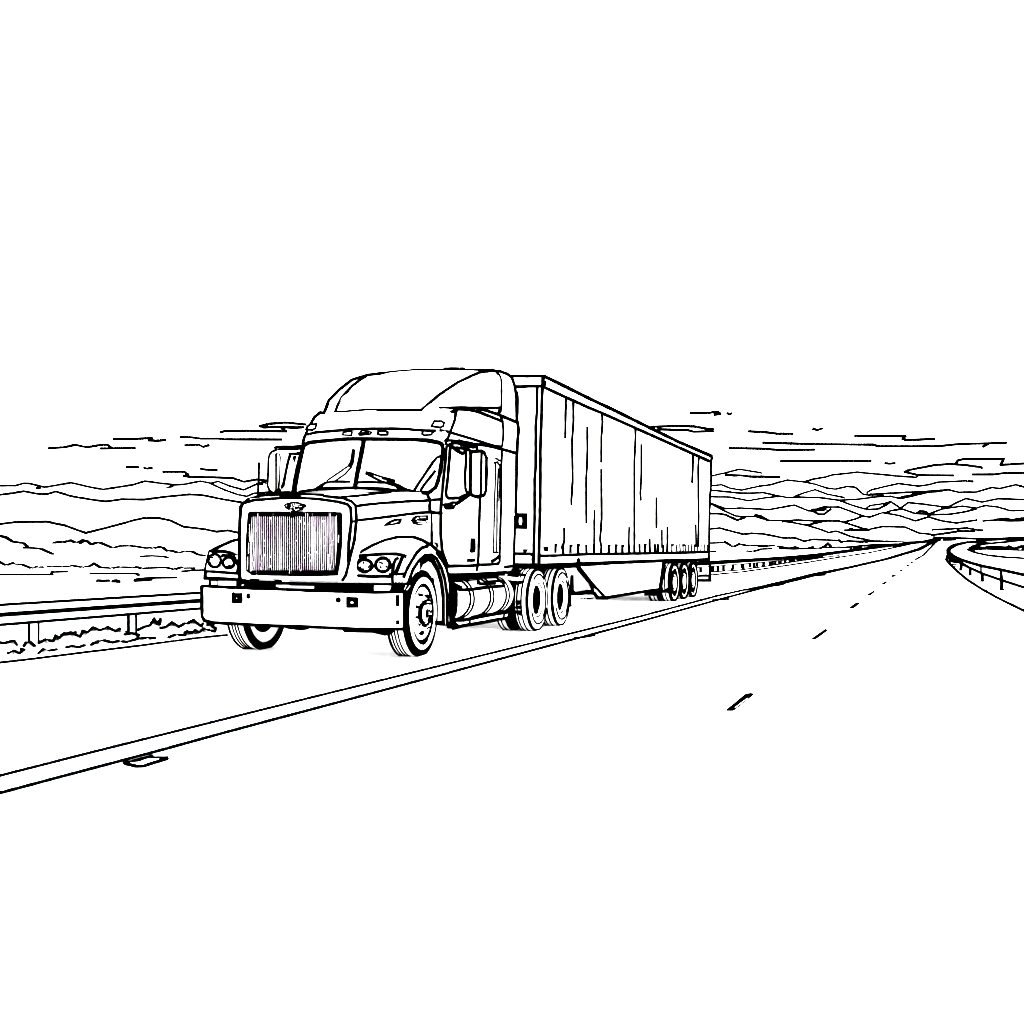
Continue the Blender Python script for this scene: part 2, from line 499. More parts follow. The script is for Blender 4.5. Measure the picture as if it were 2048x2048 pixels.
sr = [[(340, 772), (395, 770), (425, 764), (470, 790), (500, 775), (540, 785), (640, 785)], [(600, 790), (672, 784)], [(540, 812), (570, 814), (610, 802), (660, 800)], [(695, 788), (740, 795), (780, 790), (805, 800)], [(705, 800), (770, 802), (840, 800), (870, 790)],
      [(860, 798), (900, 800), (925, 790), (945, 772), (960, 785)], [(940, 795), (1000, 792), (1060, 795)], [(1040, 792), (1090, 788), (1180, 780), (1290, 777)], [(1000, 756), (1015, 768)], [(1060, 762), (1130, 768), (1170, 758), (1240, 764)],
      [(355, 815), (380, 815)], [(1080, 795), (1110, 793)]]
ridge('scrub', [(B2, s) for s in sr], onS, 'stuff', 3, 1.0, WH, .06)
# scrub along the verge under the guardrail
sv = [[(-40, 1450), (0, 1448), (30, 1452), (70, 1440), (90, 1438), (105, 1462)], [(50, 1515), (85, 1498), (120, 1515), (150, 1495), (130, 1490)], [(150, 1468), (160, 1450), (190, 1448), (215, 1470)], [(240, 1515), (270, 1490), (310, 1498), (350, 1492)],
      [(245, 1450), (285, 1428), (330, 1440), (345, 1405), (370, 1420), (400, 1390), (440, 1385), (500, 1412), (515, 1375), (545, 1385), (580, 1355), (625, 1372), (670, 1352), (720, 1378), (745, 1362), (790, 1382)], [(380, 1400), (420, 1398), (470, 1385)],
      [(415, 1478), (450, 1470), (490, 1478), (525, 1466)], [(570, 1462), (610, 1440), (650, 1435), (700, 1448), (740, 1438), (790, 1445), (860, 1425), (860, 1408)], [(580, 1450), (610, 1448)], [(780, 1398), (820, 1390), (865, 1402)],
      [(860, 1370), (900, 1350), (935, 1342), (960, 1300), (980, 1330), (1000, 1300), (998, 1335)], [(940, 1325), (990, 1318)], [(1000, 1358), (1035, 1352), (1070, 1322), (1115, 1350), (1150, 1330)], [(1170, 1328), (1205, 1308), (1225, 1325), (1255, 1348), (1262, 1332)],
      [(880, 1424), (912, 1418)], [(930, 1422), (968, 1420)], [(1052, 1416), (1090, 1400), (1150, 1402), (1165, 1378), (1195, 1392), (1215, 1370), (1240, 1385), (1270, 1362), (1300, 1370)], [(1150, 1385), (1190, 1382)], [(1310, 1335), (1325, 1350), (1345, 1360), (1340, 1378), (1320, 1376)]]


def verge(x, y): return onV(-9.9 if y < 1270 else -9.6)(x, y) if False else onS(x, y)


ridge('scrub', [(B1, s) for s in sv], verge, 'stuff', 3.0, .8, WH, .05)

# ------------------------------------------------------------------ guardrails
VG = -10.7
gl = empty('guardrail', W(7.6, VG, 0), 'long steel guardrail behind the truck, running along the left shoulder into the distance', 'guardrail')
mb = MB()
us = [3, 5, 7, 9, 11, 14, 18, 24, 30, 40, 50, 60, 75, 90, 110, 130, 150, 175, 200, 225, 250, 275, 292]


def gpath(u, z):
    bend = 0 if u < 120 else (u - 120) ** 2 * .00062
    p = W(u, VG + bend, 0)
    return Vector((p.x, p.y, terr(p.y) + z))


prof = [(.0, .31), (.05, .34), (.05, .40), (.0, .44), (.05, .48), (.05, .545), (0, .575)]
rings = []
for u in us:
    P = []
    for dv, z in prof: P.append(gpath(u, z) + EV * dv)
    for dv, z in reversed(prof): P.append(gpath(u, z) + EV * (dv - .02))
    rings.append(P)
mb.loft(rings, WH)


def along(z, w, dv=.05, ulist=us):
    Q = [gpath(u, z) + EV * dv for u in ulist]
    mb.tube(Q, [max(.004, ((w + EXTRA) if q.y < 38 or z > .5 else (w * .22 + EXTRA * .6)) * .5 * q.y / F) for q in Q], BK)


along(.572, 3.8, .03); along(.443, 7.0, .03); along(.312, 4.3, .03)
uu = 9.75
mb.tube([gpath(uu, .57) + EV * .05, gpath(uu, .45) + EV * .05], .009, BK)
mb.build('rail', gl)
pu = [6.02, 7.62, 9.22, 10.82, 12.42] + [12.42 + 3.2 * k for k in range(1, 34)]
for u in pu:
    mb = MB()
    g0 = gpath(u, 0)
    hw = .085
    base = [g0 + ED * a - EV * (b + .02) for a, b in ((-hw, 0), (hw, 0), (hw, .12), (-hw, .12))]
    mb.slab([p - UP * .05 for p in base], UP * .40, WH)
    k = g0.y / F
    mb.tube([g0 - ED * (hw - .02) - EV * .015, g0 - ED * (hw - .02) - EV * .015 + UP * .33], 3.2 * k, BK)
    mb.tube([g0 + ED * (hw - .01) - EV * .015, g0 + ED * (hw - .01) - EV * .015 + UP * .33], 2.5 * k, BK)
    mb.build('post', gl)

gr_ = empty('guardrail', onG(*px(B2, [(1820, 1010)])[0]), 'curved guardrail on thin posts at the right, bending round beside the far lane', 'guardrail')
mb = MB()
TOP = [((2050, 962), 19), ((1932, 930), 22.3), ((1820, 905), 26.7), ((1720, 885), 34), ((1655, 867), 42), ((1610, 852), 52), ((1575, 836), 66), ((1554, 818), 95), ((1551, 803), 150), ((1562, 792), 185), ((1585, 780), 215), ((1640, 769), 245), ((1750, 762), 265), ((1932, 747), 290), ((2010, 742), 296)]
LOW = [((2050, 1040), 19), ((1932, 993), 22.3), ((1830, 960), 26.7), ((1720, 922), 34), ((1640, 885), 42), ((1600, 862), 52), ((1560, 842), 66), ((1550, 826), 95), ((1548, 806), 150)]


def dpath(lst): return [EYE + ray(*px(B2, [p])[0]) * D for p, D in lst]


T_, L_ = dpath(TOP), dpath(LOW)
def fine(Q, n=6):
    out = []
    for i in range(len(Q) - 1):
        p0 = Q[max(i - 1, 0)]; p1 = Q[i]; p2 = Q[i + 1]; p3 = Q[min(i + 2, len(Q) - 1)]
        for k in range(n):
            t = k / n
            out.append(.5 * ((2 * p1) + (p2 - p0) * t + (2 * p0 - 5 * p1 + 4 * p2 - p3) * t * t + (3 * p1 - p0 - 3 * p2 + p3) * t ** 3))
    return out + [Q[-1]]
def wid(q): return 7.6 if q.y < 60 else 8.6
Tn = [p.lerp(q, .0) for p, q in zip(T_, T_)]
for i in range(len(L_) - 1):
    mb.slab([T_[i], T_[i + 1], L_[i + 1], L_[i]], Vector((.05, .05, 0)), WH)
Q = T_; mb.tube(Q, [wid(q) * .5 * q.y / F for q in Q], BK)
Q = L_; mb.tube(Q, [(3.6 + EXTRA) * .5 * q.y / F for q in Q], BK)
stroke(mb, B2, [(1555, 845), (1572, 856), (1596, 866)], onY(64), 3); stroke(mb, B2, [(1560, 860), (1585, 866)], onY(60), 3)
mb.build('rail', gr_)
for k, (tp, ft, D, w) in enumerate([((1618, 856), (1614, 910), 52, 4.2), ((1661, 870), (1661, 933), 42, 4), ((1720, 888), (1722, 963), 34, 4.5), ((1820, 908), (1820, 1008), 26.7, 4.5)]):
    mb = MB()
    a = EYE + ray(*px(B2, [tp])[0]) * D; b = EYE + ray(*px(B2, [ft])[0]) * D
    r = (w + 2.6) * .5 * D / F
    mb.tube([a, b], r, BK)
    f1 = px(B2, [ft])[0]
    mb.slab([EYE + ray(f1[0] + dx, f1[1] + dy) * D for dx, dy in ((-9, 1), (-3, -3), (4, -3), (6, 2), (-1, 3.5))] if k == 3 else [EYE + ray(f1[0] + dx, f1[1] + dy) * D for dx, dy in ((-7, 2.2), (-5, -.5), (2, -1.5), (4, 2.5))], Vector((.06, .06, 0)), BK)
    mb.build('post', gr_)
mb = MB()
strokes(mb, B2, [[(1565, 880), (1590, 882)], [(1575, 890), (1598, 890)], [(1560, 862), (1575, 868)]], onG, 3)
tag(mb.build('weeds'), kind='stuff')
# planted island inside the bend and the far lane edge
isl = MB()
IS = [(1662, 797), (1652, 804), (1690, 820), (1760, 835), (1850, 845), (1932, 849), (2010, 852)]
strokes(isl, B2, [(IS[1:4], 3.5), (IS[3:], 4.6), [(1660, 797), (1680, 785), (1740, 776), (1850, 765), (1932, 756), (2010, 752)]], onS)
strokes(isl, B2, [([(1480, 745), (1600, 747), (1760, 752), (1932, 746), (2010, 744)], 4.6), ([(1530, 756), (1585, 754)], 3), ([(1640, 769), (1760, 770)], 2), ([(1700, 752), (1932, 744), (2010, 741)], 4.5)], onS)
LO = [(1662, 797), (1690, 819), (1760, 833), (1850, 843), (1932, 847), (2010, 850)]
HI = [(1662, 796), (1680, 787), (1740, 778), (1850, 768), (1932, 760), (2010, 756)]
gi = [[isl.add([onG(*p) + UP * .02 for p in px(B2, [(l[0] + (h[0] - l[0]) * t / 12, l[1] + (h[1] - l[1]) * t / 12)])]) for l, h in zip(LO, HI)] for t in range(13)]
for t in range(12):
    for k in range(5):
        isl.face([gi[t][k], gi[t][k + 1], gi[t + 1][k + 1], gi[t + 1][k]], GR)
tag(isl.build('verge'), kind='structure')
rndm = random.Random(3)
items = []
for i in range(26):
    x = 1672 + i * 10.5; y = 797 + rndm.uniform(-7, 8)
    items.append((B2, [(x, y), (x + 5, y - rndm.uniform(2, 7)), (x + 10, y + rndm.uniform(-2, 4)), (x + 15, y - rndm.uniform(0, 6))]))
ridge('scrub', items + [(B2, [(1662, 795), (1672, 808)], 'line'), (B2, [(1680, 788), (1690, 806)], 'line'), (B2, [(1750, 788), (1850, 792)], 'line'), (B2, [(1780, 805), (1932, 808)], 'line')], onS, 'stuff', 2.6, .6, WH, .04)

# ------------------------------------------------------------------ clouds
G1 = 'thin cloud streaks low in the sky'
CLOUDS = [
    (B1, [[(305, 238), (400, 232), (470, 217), (540, 232), (640, 216), (670, 216), (690, 232)], [(630, 240), (840, 237)]], 'wavy flat cloud streak farthest left above the hills, with a short bar at its end'),
    (B1, [[(710, 181), (830, 181), (945, 174), (950, 184), (928, 190), (975, 192), (1030, 187)]], 'stepped cloud streak directly above and right of the wavy one'),
    (B1, [[(1125, 168), (1190, 170), (1250, 178), (1360, 178), (1400, 183), (1755, 184)]], 'long gently sagging cloud streak ending just before the cab'),
    (B1, [[(1155, 220), (1240, 216), (1265, 230), (1300, 220)]], 'short notched cloud scrap under the long streak beside the cab'),
    (B1, [[(1375, 138), (1400, 132), (1530, 130), (1640, 132), (1785, 133), (1755, 112)]], 'cloud streak with a hooked end just under the lens shaped cloud'),
    (B1, [[(1620, 100), (1680, 85), (1780, 78), (1905, 90)], [(1620, 102), (1640, 108), (1780, 106), (1890, 108)], [(1780, 108), (1830, 113), (1880, 109)]], 'lens shaped cloud touching the cab roof, highest on its side'),
    (B1, [[(790, 355), (860, 355)]], 'short straight cloud dash low over the left hills'),
    (B1, [[(900, 360), (918, 365), (945, 360)]], 'tiny cloud fleck right beside the short straight dash'),
    (B1, [[(1250, 366), (1290, 373), (1350, 374)]], 'small cloud dash between the long streak and the antenna'),
    (B1, [[(1018, 385), (1150, 385), (1172, 402), (1145, 412), (1180, 417), (1330, 420), (1450, 424), (1520, 447), (1600, 433), (1660, 440)]], 'low cloud bank stepping down to the hills behind the antenna'),
    (B2, [[(253, 115), (350, 115), (370, 110), (390, 110), (405, 120), (375, 125)]], 'curled cloud streak highest above the trailer end'),
    (B2, [[(440, 116), (448, 122), (460, 118)]], 'tiny cloud speck right beside the highest curled streak'),
    (B2, [[(60, 185), (180, 180), (270, 183), (340, 195), (365, 196), (365, 207), (270, 210), (240, 202), (90, 198)]], 'long pointed cloud tucked behind the trailer roof edge'),
    (B2, [[(548, 208), (630, 212), (690, 220), (768, 220)]], 'slightly slanted cloud dash above the longest streak'),
    (B2, [[(872, 195), (892, 202), (915, 194)]], 'tiny smile shaped cloud fleck above the longest streak'),
    (B2, [[(1083, 230), (1220, 232), (1335, 232), (1322, 246), (1340, 253), (1480, 246)]], 'cloud streak with a step down in its middle, above the longest streak'),
    (B2, [[(620, 265), (740, 268), (860, 272), (1170, 275), (1200, 283), (1500, 283), (1600, 272), (1840, 266)], [(1728, 284), (1750, 272)]], 'longest cloud streak, spanning most of the sky over the road'),
    (B2, [[(450, 292), (610, 295), (700, 302), (875, 300)]], 'cloud streak just under the left end of the longest one'),
    (B2, [[(710, 357), (1160, 357)]], 'perfectly straight cloud bar between the longest streak and the hills'),
    (B2, [[(1235, 368), (1255, 371), (1280, 368)]], 'tiny cloud tick right of the straight bar'),
    (B2, [[(1720, 394), (1715, 388), (1640, 378), (1560, 372), (1480, 378), (1350, 403), (1332, 412), (1400, 428), (1575, 430)]], 'broad tapering cloud resting just over the far hills at the right'),
    (B2, [[(1590, 368), (1600, 354), (1630, 347), (1830, 347), (1815, 377), (1932, 370), (1990, 368)]], 'flat topped cloud with a curled end at the right, over the tapering one'),
    (B2, [[(1675, 425), (1780, 425), (1830, 418), (1990, 417)]], 'lowest cloud streak at the right, under the flat topped cloud'),
]
for k, (reg, ls, lab) in enumerate(CLOUDS):
    mb = MB()
    D = 4000 + 12 * k
    for l in ls: stroke(mb, reg, l, onY(D), 3.4, step=40)
    allp = [p for l in ls for p in px(reg, l)]
    x0, x1 = min(p[0] for p in allp), max(p[0] for p in allp); y0, y1 = min(p[1] for p in allp), max(p[1] for p in allp)
    c = EYE + ray((x0 + x1) / 2, (y0 + y1) / 2) * (D + 60)
    ax, az = (x1 - x0) / 2 * D / F * .92, max(5.0, (y1 - y0) / 2 * D / F * .9)
    nu, nv = 20, 8
    rings = []
    for i in range(nv + 1):
        ph = -math.pi / 2 + math.pi * i / nv
        rings.append([c + Vector((ax * math.cos(ph) * math.cos(2 * math.pi * j / nu), 45 * math.cos(ph) * math.sin(2 * math.pi * j / nu), az * math.sin(ph))) for j in range(nu)])
    mb.loft(rings, CL)
    tag(mb.build('cloud'), lab, 'cloud', G1)

# ================================================================== THE TRUCK
CV_, HW = -6.58, 1.13                                # middle line and half breadth of the cab
truck = empty('semi_truck', W(8.8, CV_, 0), 'long nosed white semi truck tractor with tall roof fairing and upright slatted grille', 'truck')

# chassis: frame box white to bounce light under the truck, the rest dark
mb = MB()
mb.box(8.3, 14.15, -6.95, -6.2, .66, .93, WH)
mb.box(9.55, 11.7, -7.5, -5.62, .86, .97, BK)
mb.box(8.72, 8.92, -7.5, -5.7, .42, .58, BK)
mb.build('chassis', truck)

# hood
def rrect(u, v0, v1, z0, z1, r, n=6):
    pts = []
    for cx, cz, a0 in ((v1 - r, z1 - r, 0), (v0 + r, z1 - r, 90)):
        for k in range(n + 1):
            a = math.radians(a0 + 90 * k / n)
            pts.append(W(u, cx + r * math.cos(a), cz + r * math.sin(a)))
    pts.append(W(u, v0, z0)); pts.append(W(u, v1, z0))
    return pts


hood = MB()
hood.loft([rrect(8.03, -7.49, -5.80, .93, 1.905, .16), rrect(8.18, -7.53, -5.73, .93, 1.94, .2), rrect(8.7, -7.6, -5.62, .93, 1.98, .2), rrect(9.32, -7.68, -5.50, .93, 2.02, .18)])
hs = surf(hood.bvh(), onU(8.03))
hb = MB(); hb.v, hb.f, hb.m = list(hood.v), list(hood.f), list(hood.m)
strokes(hb, 'R2', [
    ([(510, 225), (492, 260), (482, 380), (480, 470), (478, 560), (478, 780), (482, 960)], 5),
    [(510, 225), (560, 190), (650, 160), (680, 150), (780, 145), (900, 140), (1000, 140), (1200, 148), (1350, 160), (1470, 172), (1560, 205), (1600, 245), (1608, 380), (1592, 560), (1565, 680), (1525, 840), (1505, 920), (1475, 965)],
    [(510, 225), (620, 195), (780, 182), (900, 172), (1060, 170), (1250, 185), (1430, 212), (1520, 235), (1552, 270), (1558, 400), (1535, 600), (1528, 790)],
    ([(1528, 790), (1545, 740)], 3), ([(480, 905), (492, 950)], 2)], hs)
strokes(hb, 'R3', [
    [(258, 252), (330, 240), (500, 222), (620, 215), (760, 205), (900, 203), (970, 192)],
    ([(205, 402), (255, 398)], 2.5), [(255, 390), (400, 375), (600, 350), (750, 330), (880, 315), (985, 312)],
    ([(990, 330), (985, 480), (985, 615)], 5.5), [(945, 140), (950, 165), (968, 192), (960, 250), (962, 300), (990, 312)]], hs)
strokes(hb, 'R2', [[(1470, 165), (1560, 158), (1750, 140), (1932, 125)], [(1060, 110), (1180, 92), (1300, 88), (1560, 72), (1700, 78), (1800, 90), (1932, 95)]], surf(hood.bvh(), onU(9.3)))
hb.build('hood', truck)

# hood vents
for k, (poly, white, sl) in enumerate([([(513, 440), (560, 400), (620, 375), (693, 368), (690, 395), (675, 425), (640, 432), (590, 440), (530, 446)], [(572, 420), (612, 406), (645, 397), (640, 403), (605, 414)], []),
                                       ([(778, 390), (800, 360), (830, 342), (945, 340), (945, 392), (920, 395), (938, 410), (920, 432), (880, 435), (860, 442), (800, 425)], [(815, 380), (835, 362), (840, 372)], [[(830, 398), (910, 408)], [(840, 420), (915, 418)], [(860, 362), (910, 362)]])]):
    mb = MB()
    pj = lambda x, y: hs(x, y) or onV(-5.55)(x, y)
    patch(mb, 'R3', poly, pj, ED * .02 - EV * .05, BK, out=.012)
    patch(mb, 'R3', white, pj, (ED * .02 - EV * .05) * .1, WH, out=.03)
    strokes(mb, 'R3', sl, lambda x, y: pj(x, y) + EV * .02, 2, mt=WH)
    mb.build('hood_vent', truck)

# fenders
def fender(px_out, px_in, v_out, v_in, name, extra, front_extra=None):
    mb = MB()
    pts = [onV(v_out)(x, y) for x, y in px_out + px_in]
    mb.slab(pts, EV * (v_in - v_out), WH)
    return mb


fo = px('R3', [(735, 985), (735, 549), (800, 548), (890, 580), (980, 630), (1060, 700), (1110, 800), (1140, 910), (1160, 1000), (1165, 1380), (1140, 1415)])
fi = px('R3', [(1132, 1380), (1130, 1100), (1110, 960), (1080, 860), (1030, 760), (980, 722), (920, 727), (850, 790), (800, 870), (765, 985)])
near_f = MB()
near_f.slab([onV(-5.33)(x, y) for x, y in fo + fi], EV * -.16, WH)
# front of the fender: from the wheel opening round to the grille, holding the lamps
FR = [onF(0)(x, y) for x, y in px('R3', [(130, 985), (190, 860), (265, 715), (330, 675), (420, 625), (530, 580), (650, 552), (735, 549), (735, 985)])]
near_f.slab(FR, ED * .30, WH)
# shade inside the wheel opening, painted as a black backing sheet
arch = [onV(-5.5)(x, y) for x, y in fi]
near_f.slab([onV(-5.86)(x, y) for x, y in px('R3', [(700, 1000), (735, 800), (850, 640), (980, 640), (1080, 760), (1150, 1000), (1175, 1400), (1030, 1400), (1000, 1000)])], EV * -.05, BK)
fs = surf(near_f.bvh(), onV(-5.33))
stroke(near_f, 'R3', [(752, 848), (735, 885), (712, 940)], onF(.01))
strokes(near_f, 'R3', [
    [(265, 715), (330, 675), (420, 625), (530, 580), (650, 551), (735, 549)]], onF(.01))
strokes(near_f, 'R3', [
    [(735, 549), (800, 548), (890, 580), (980, 630), (1060, 700), (1110, 800), (1140, 910), (1158, 1000), (1165, 1380), (1145, 1418)],
    [(1030, 700), (1080, 770), (1115, 830)],
    [(940, 640), (890, 655), (840, 700), (790, 780), (750, 850)],
    [(752, 1000), (800, 870), (850, 790), (920, 727), (980, 722), (1030, 760), (1080, 860), (1110, 960), (1130, 1100), (1134, 1400)]], onV(-5.325))
# wheel well shade painted as a broad black patch, and the pale liner strip
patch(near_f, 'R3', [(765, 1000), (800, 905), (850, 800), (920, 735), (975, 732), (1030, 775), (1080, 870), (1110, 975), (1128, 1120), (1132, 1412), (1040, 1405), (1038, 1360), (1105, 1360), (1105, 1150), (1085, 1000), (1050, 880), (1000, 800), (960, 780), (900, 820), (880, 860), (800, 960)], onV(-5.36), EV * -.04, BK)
patch(near_f, 'R3', [(890, 828), (930, 790), (985, 782), (1030, 830), (1070, 940), (1095, 1080), (1105, 1360), (1088, 1372), (1050, 1372), (1045, 1200), (1050, 1020), (1010, 920), (950, 870), (895, 868)], onV(-5.70), EV * -.03, WH)
strokes(near_f, 'R3', [([(1060, 1030), (1065, 1200), (1055, 1370)], 4)], onV(-5.69))
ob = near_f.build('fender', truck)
# small wedge behind the fender
mb = MB(); patch(mb, 'R3', [(1018, 600), (1038, 602), (1052, 632), (1050, 655), (1035, 640)], onV(-5.43), EV * -.03, BK); mb.build('side_marker', truck)

far_f = MB()
FQ = [onU(8.2)(x, y) for x, y in px('R2', [(482, 562), (400, 590), (300, 635), (190, 690), (160, 800), (147, 880), (145, 950), (500, 965)])]
far_f.slab(FQ, ED * .45, WH)
far_f.slab([W(u, -7.72, z) for u, z in ((8.64, .95), (8.64, 1.3), (8.9, 1.4), (9.2, 1.3), (9.4, .9), (9.5, .5), (9.42, .5), (9.3, .85), (9.1, 1.08), (8.8, 1.12))], EV * .3, WH)
strokes(far_f, 'R2', [[(485, 560), (470, 572), (400, 590), (300, 635), (190, 690), (165, 790), (148, 870), (143, 950)], [(215, 690), (330, 690), (400, 705), (440, 727)], ([(145, 950), (250, 950), (350, 958), (500, 966)], 5),
                      [(150, 880), (200, 882), (300, 890), (470, 902)]], onU(8.19))
far_f.build('fender', truck)

# headlights
def lamp(parent, reg, cx, cy, rx, ry, pl, ring, specks):
    mb = MB()
    P = px(reg, ell(cx, cy, rx, ry, 28))
    mb.slab([pl(0)(x, y) for x, y in P], ED * .05, GL)
    kk = REG[reg][2]
    Q = [pl(.004)(x, y) for x, y in px(reg, ell(cx, cy, rx - ring / 2, ry - ring / 2, 28))]
    rr = (ring * kk + 2.8) * .5 * Q[0].y / F
    mb.tube(Q, [rr * random.uniform(.85, 1.2) for _ in Q], BK, closed=True)
    for s in specks: stroke(mb, reg, s, pl(.012), 3, ex=1.6)
    return mb.build('headlight', parent)


mb = MB()
patch(mb, 'R3', [(200, 910), (225, 850), (260, 780), (300, 752), (360, 738), (700, 742), (690, 765), (640, 905), (600, 925), (210, 925)], onF(.025), ED * .05, CH)
strokes(mb, 'R3', [([(198, 912), (225, 845), (255, 785), (300, 755), (350, 742)], 3), ([(198, 915), (290, 925), (400, 932), (500, 930), (600, 930)], 4.6), ([(285, 733), (370, 725), (510, 714), (640, 714), (700, 725), (732, 738)], 4.8), ([(575, 912), (640, 910), (720, 905)], 3), ([(603, 930), (603, 982)], 3)], onF(.032))
hh = mb.build('headlight_housing', truck)
PN = lambda o: onF(.045 + o)
PF = lambda o: onU(8.15 - o)
lamp(hh, 'R3', 333, 828, 85, 70, PN, 24, [[(290, 840), (300, 862), (325, 860)], [(370, 845), (390, 822)], [(320, 800), (324, 804)], [(270, 870), (320, 890), (360, 885)]])
lamp(hh, 'R3', 510, 820, 82, 78, PN, 24, [[(478, 795), (508, 805)], [(488, 835), (490, 848)], [(540, 835), (552, 842)], [(460, 870), (500, 890)], [(545, 760), (570, 780)]])
mb = MB()
patch(mb, 'R3', [(606, 905), (615, 820), (630, 770), (700, 745), (690, 765), (640, 905)], onF(.045), ED * .04, CH)
strokes(mb, 'R3', [([(602, 908), (615, 810), (635, 765), (655, 755)], 4.6), ([(632, 912), (700, 745)], 5)], onF(.05))
mb.build('turn_signal', hh)
mb = MB()
patch(mb, 'R2', [(190, 700), (330, 700), (440, 730), (475, 830), (465, 895), (160, 875), (165, 800)], onU(8.17), ED * .05, CH)
strokes(mb, 'R2', [[(320, 728), (380, 732), (420, 755), (450, 795), (472, 810)], [(425, 745), (470, 830)], ([(472, 830), (458, 890)], 4)], onU(8.165))
hh = mb.build('headlight_housing', truck)
lamp(hh, 'R2', 238, 780, 68, 72, PF, 18, [[(195, 745), (215, 750)], [(220, 835), (250, 835)], [(195, 800), (200, 830)]])
lamp(hh, 'R2', 372, 800, 62, 60, PF, 18, [[(360, 835), (385, 825)], [(350, 845), (400, 850)]])

# grille
gq = MB()
GP = [(575, 302), (880, 302), (905, 312), (1060, 320), (1130, 302), (1445, 310), (1458, 330), (1455, 640), (1440, 790), (1415, 925), (1190, 933), (760, 925), (580, 910), (540, 880), (535, 600), (555, 325)]
patch(gq, 'R2', GP, onU(8.0), ED * .04, BK)
patch(gq, 'R2', [(600, 338), (640, 322), (1395, 322), (1412, 345), (1415, 600), (1400, 800), (1390, 895), (950, 903), (600, 895), (580, 875), (582, 640), (594, 425)], onU(7.99), ED * .012, TI)
rg = random.Random(11)
x = 606.0
while x < 1402:
    y = 318.0
    mode = rg.random()
    segs = []
    if mode < .45: segs = [(318, 905)]
    else:
        while y < 900:
            ln = rg.choice([40, 70, 110, 180, 260, 400])
            segs.append((y, min(905, y + ln))); y += ln + rg.choice([7, 10, 16, 24])
    for a, b in segs:
        if b - a < 6: continue
        jx = rg.uniform(-4, 4)
        mid = (a + b) / 2
        pts = [(x, a), (x + jx * .4, mid), (x - (x - 1000) * .012 * ((b - 318) / 590), b)]
        stroke(gq, 'R2', pts, onU(7.985), rg.uniform(1.3, 1.8), step=20, ex=.95)
    if rg.random() < .8: stroke(gq, 'R2', [(x, 880), (x, 915)], onU(7.985), rg.uniform(2, 4.6))
    if rg.random() < .6: stroke(gq, 'R2', [(x, 312), (x, 345)], onU(7.985), rg.uniform(2, 4))
    x += rg.uniform(17.5, 21.5)
strokes(gq, 'R2', [([(575, 430), (575, 590)], 1.6), ([(567, 610), (565, 710)], 1.6), ([(557, 745), (556, 860)], 1.6), ([(1435, 535), (1433, 600)], 1.8)], onU(7.984), mt=WH)
gq.build('grille', truck)

# oval emblem over the grille
mb = MB()
OV = [(910, 245), (925, 230), (960, 222), (990, 213), (1040, 215), (1060, 225), (1108, 236), (1108, 256), (1085, 268), (1070, 290), (1030, 302), (990, 303), (950, 285), (925, 270)]
patch(mb, 'R2', OV, onU(7.995), ED * .04, BK)
stroke(mb, 'R2', OV, onU(7.995), 1.5, closed=True, ex=1)
for s in [[(978, 235), (985, 262), (975, 270)], [(1015, 232), (1055, 240)], [(1010, 250), (1040, 252)], [(1005, 262), (1012, 285)], [(1055, 258), (1075, 256)], [(930, 246), (934, 250)], [(960, 290), (985, 292)], [(1020, 292), (1050, 282)], [(998, 228), (1000, 245)]]:
    stroke(mb, 'R2', s, onU(7.99), 1.6, mt=WH)
patch(mb, 'R2', [(1018, 260), (1036, 262), (1034, 278), (1016, 276)], onU(7.99), ED * .003, BK)
strokes(mb, 'R2', [([(905, 318), (960, 322)], 3), ([(975, 335), (990, 355)], 3), ([(1030, 318), (1060, 322)], 3)], onU(7.984))
mb.build('emblem', truck)

# bumper, and a black slab with white plates filling the dark gap above it
mb = MB()
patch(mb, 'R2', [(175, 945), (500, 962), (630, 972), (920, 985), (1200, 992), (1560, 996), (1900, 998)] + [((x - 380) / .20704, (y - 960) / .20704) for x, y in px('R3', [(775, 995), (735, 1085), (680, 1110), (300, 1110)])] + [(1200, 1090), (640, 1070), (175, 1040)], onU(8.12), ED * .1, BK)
for poly in ([(828, 1025), (835, 1014), (945, 1014), (965, 1022), (1188, 1026), (1188, 1050), (1160, 1048), (870, 1042)], [(205, 978), (250, 978), (250, 1020), (205, 1018)], [(270, 976), (435, 978), (435, 1026), (270, 1022)], [(495, 1018), (512, 1006), (508, 1022)]):
    patch(mb, 'R2', poly, onU(8.1), ED * .02, WH)
patch(mb, 'R3', [(426, 1024), (440, 1018), (580, 1024), (574, 1052), (566, 1073), (426, 1072)], onU(8.1), ED * .02, WH)
strokes(mb, 'R3', [([(720, 1055), (735, 1020)], 1.5), ([(742, 1062), (772, 1022)], 1.5)], onU(8.1), mt=WH)
mb.build('bumper_gap_fill', truck)

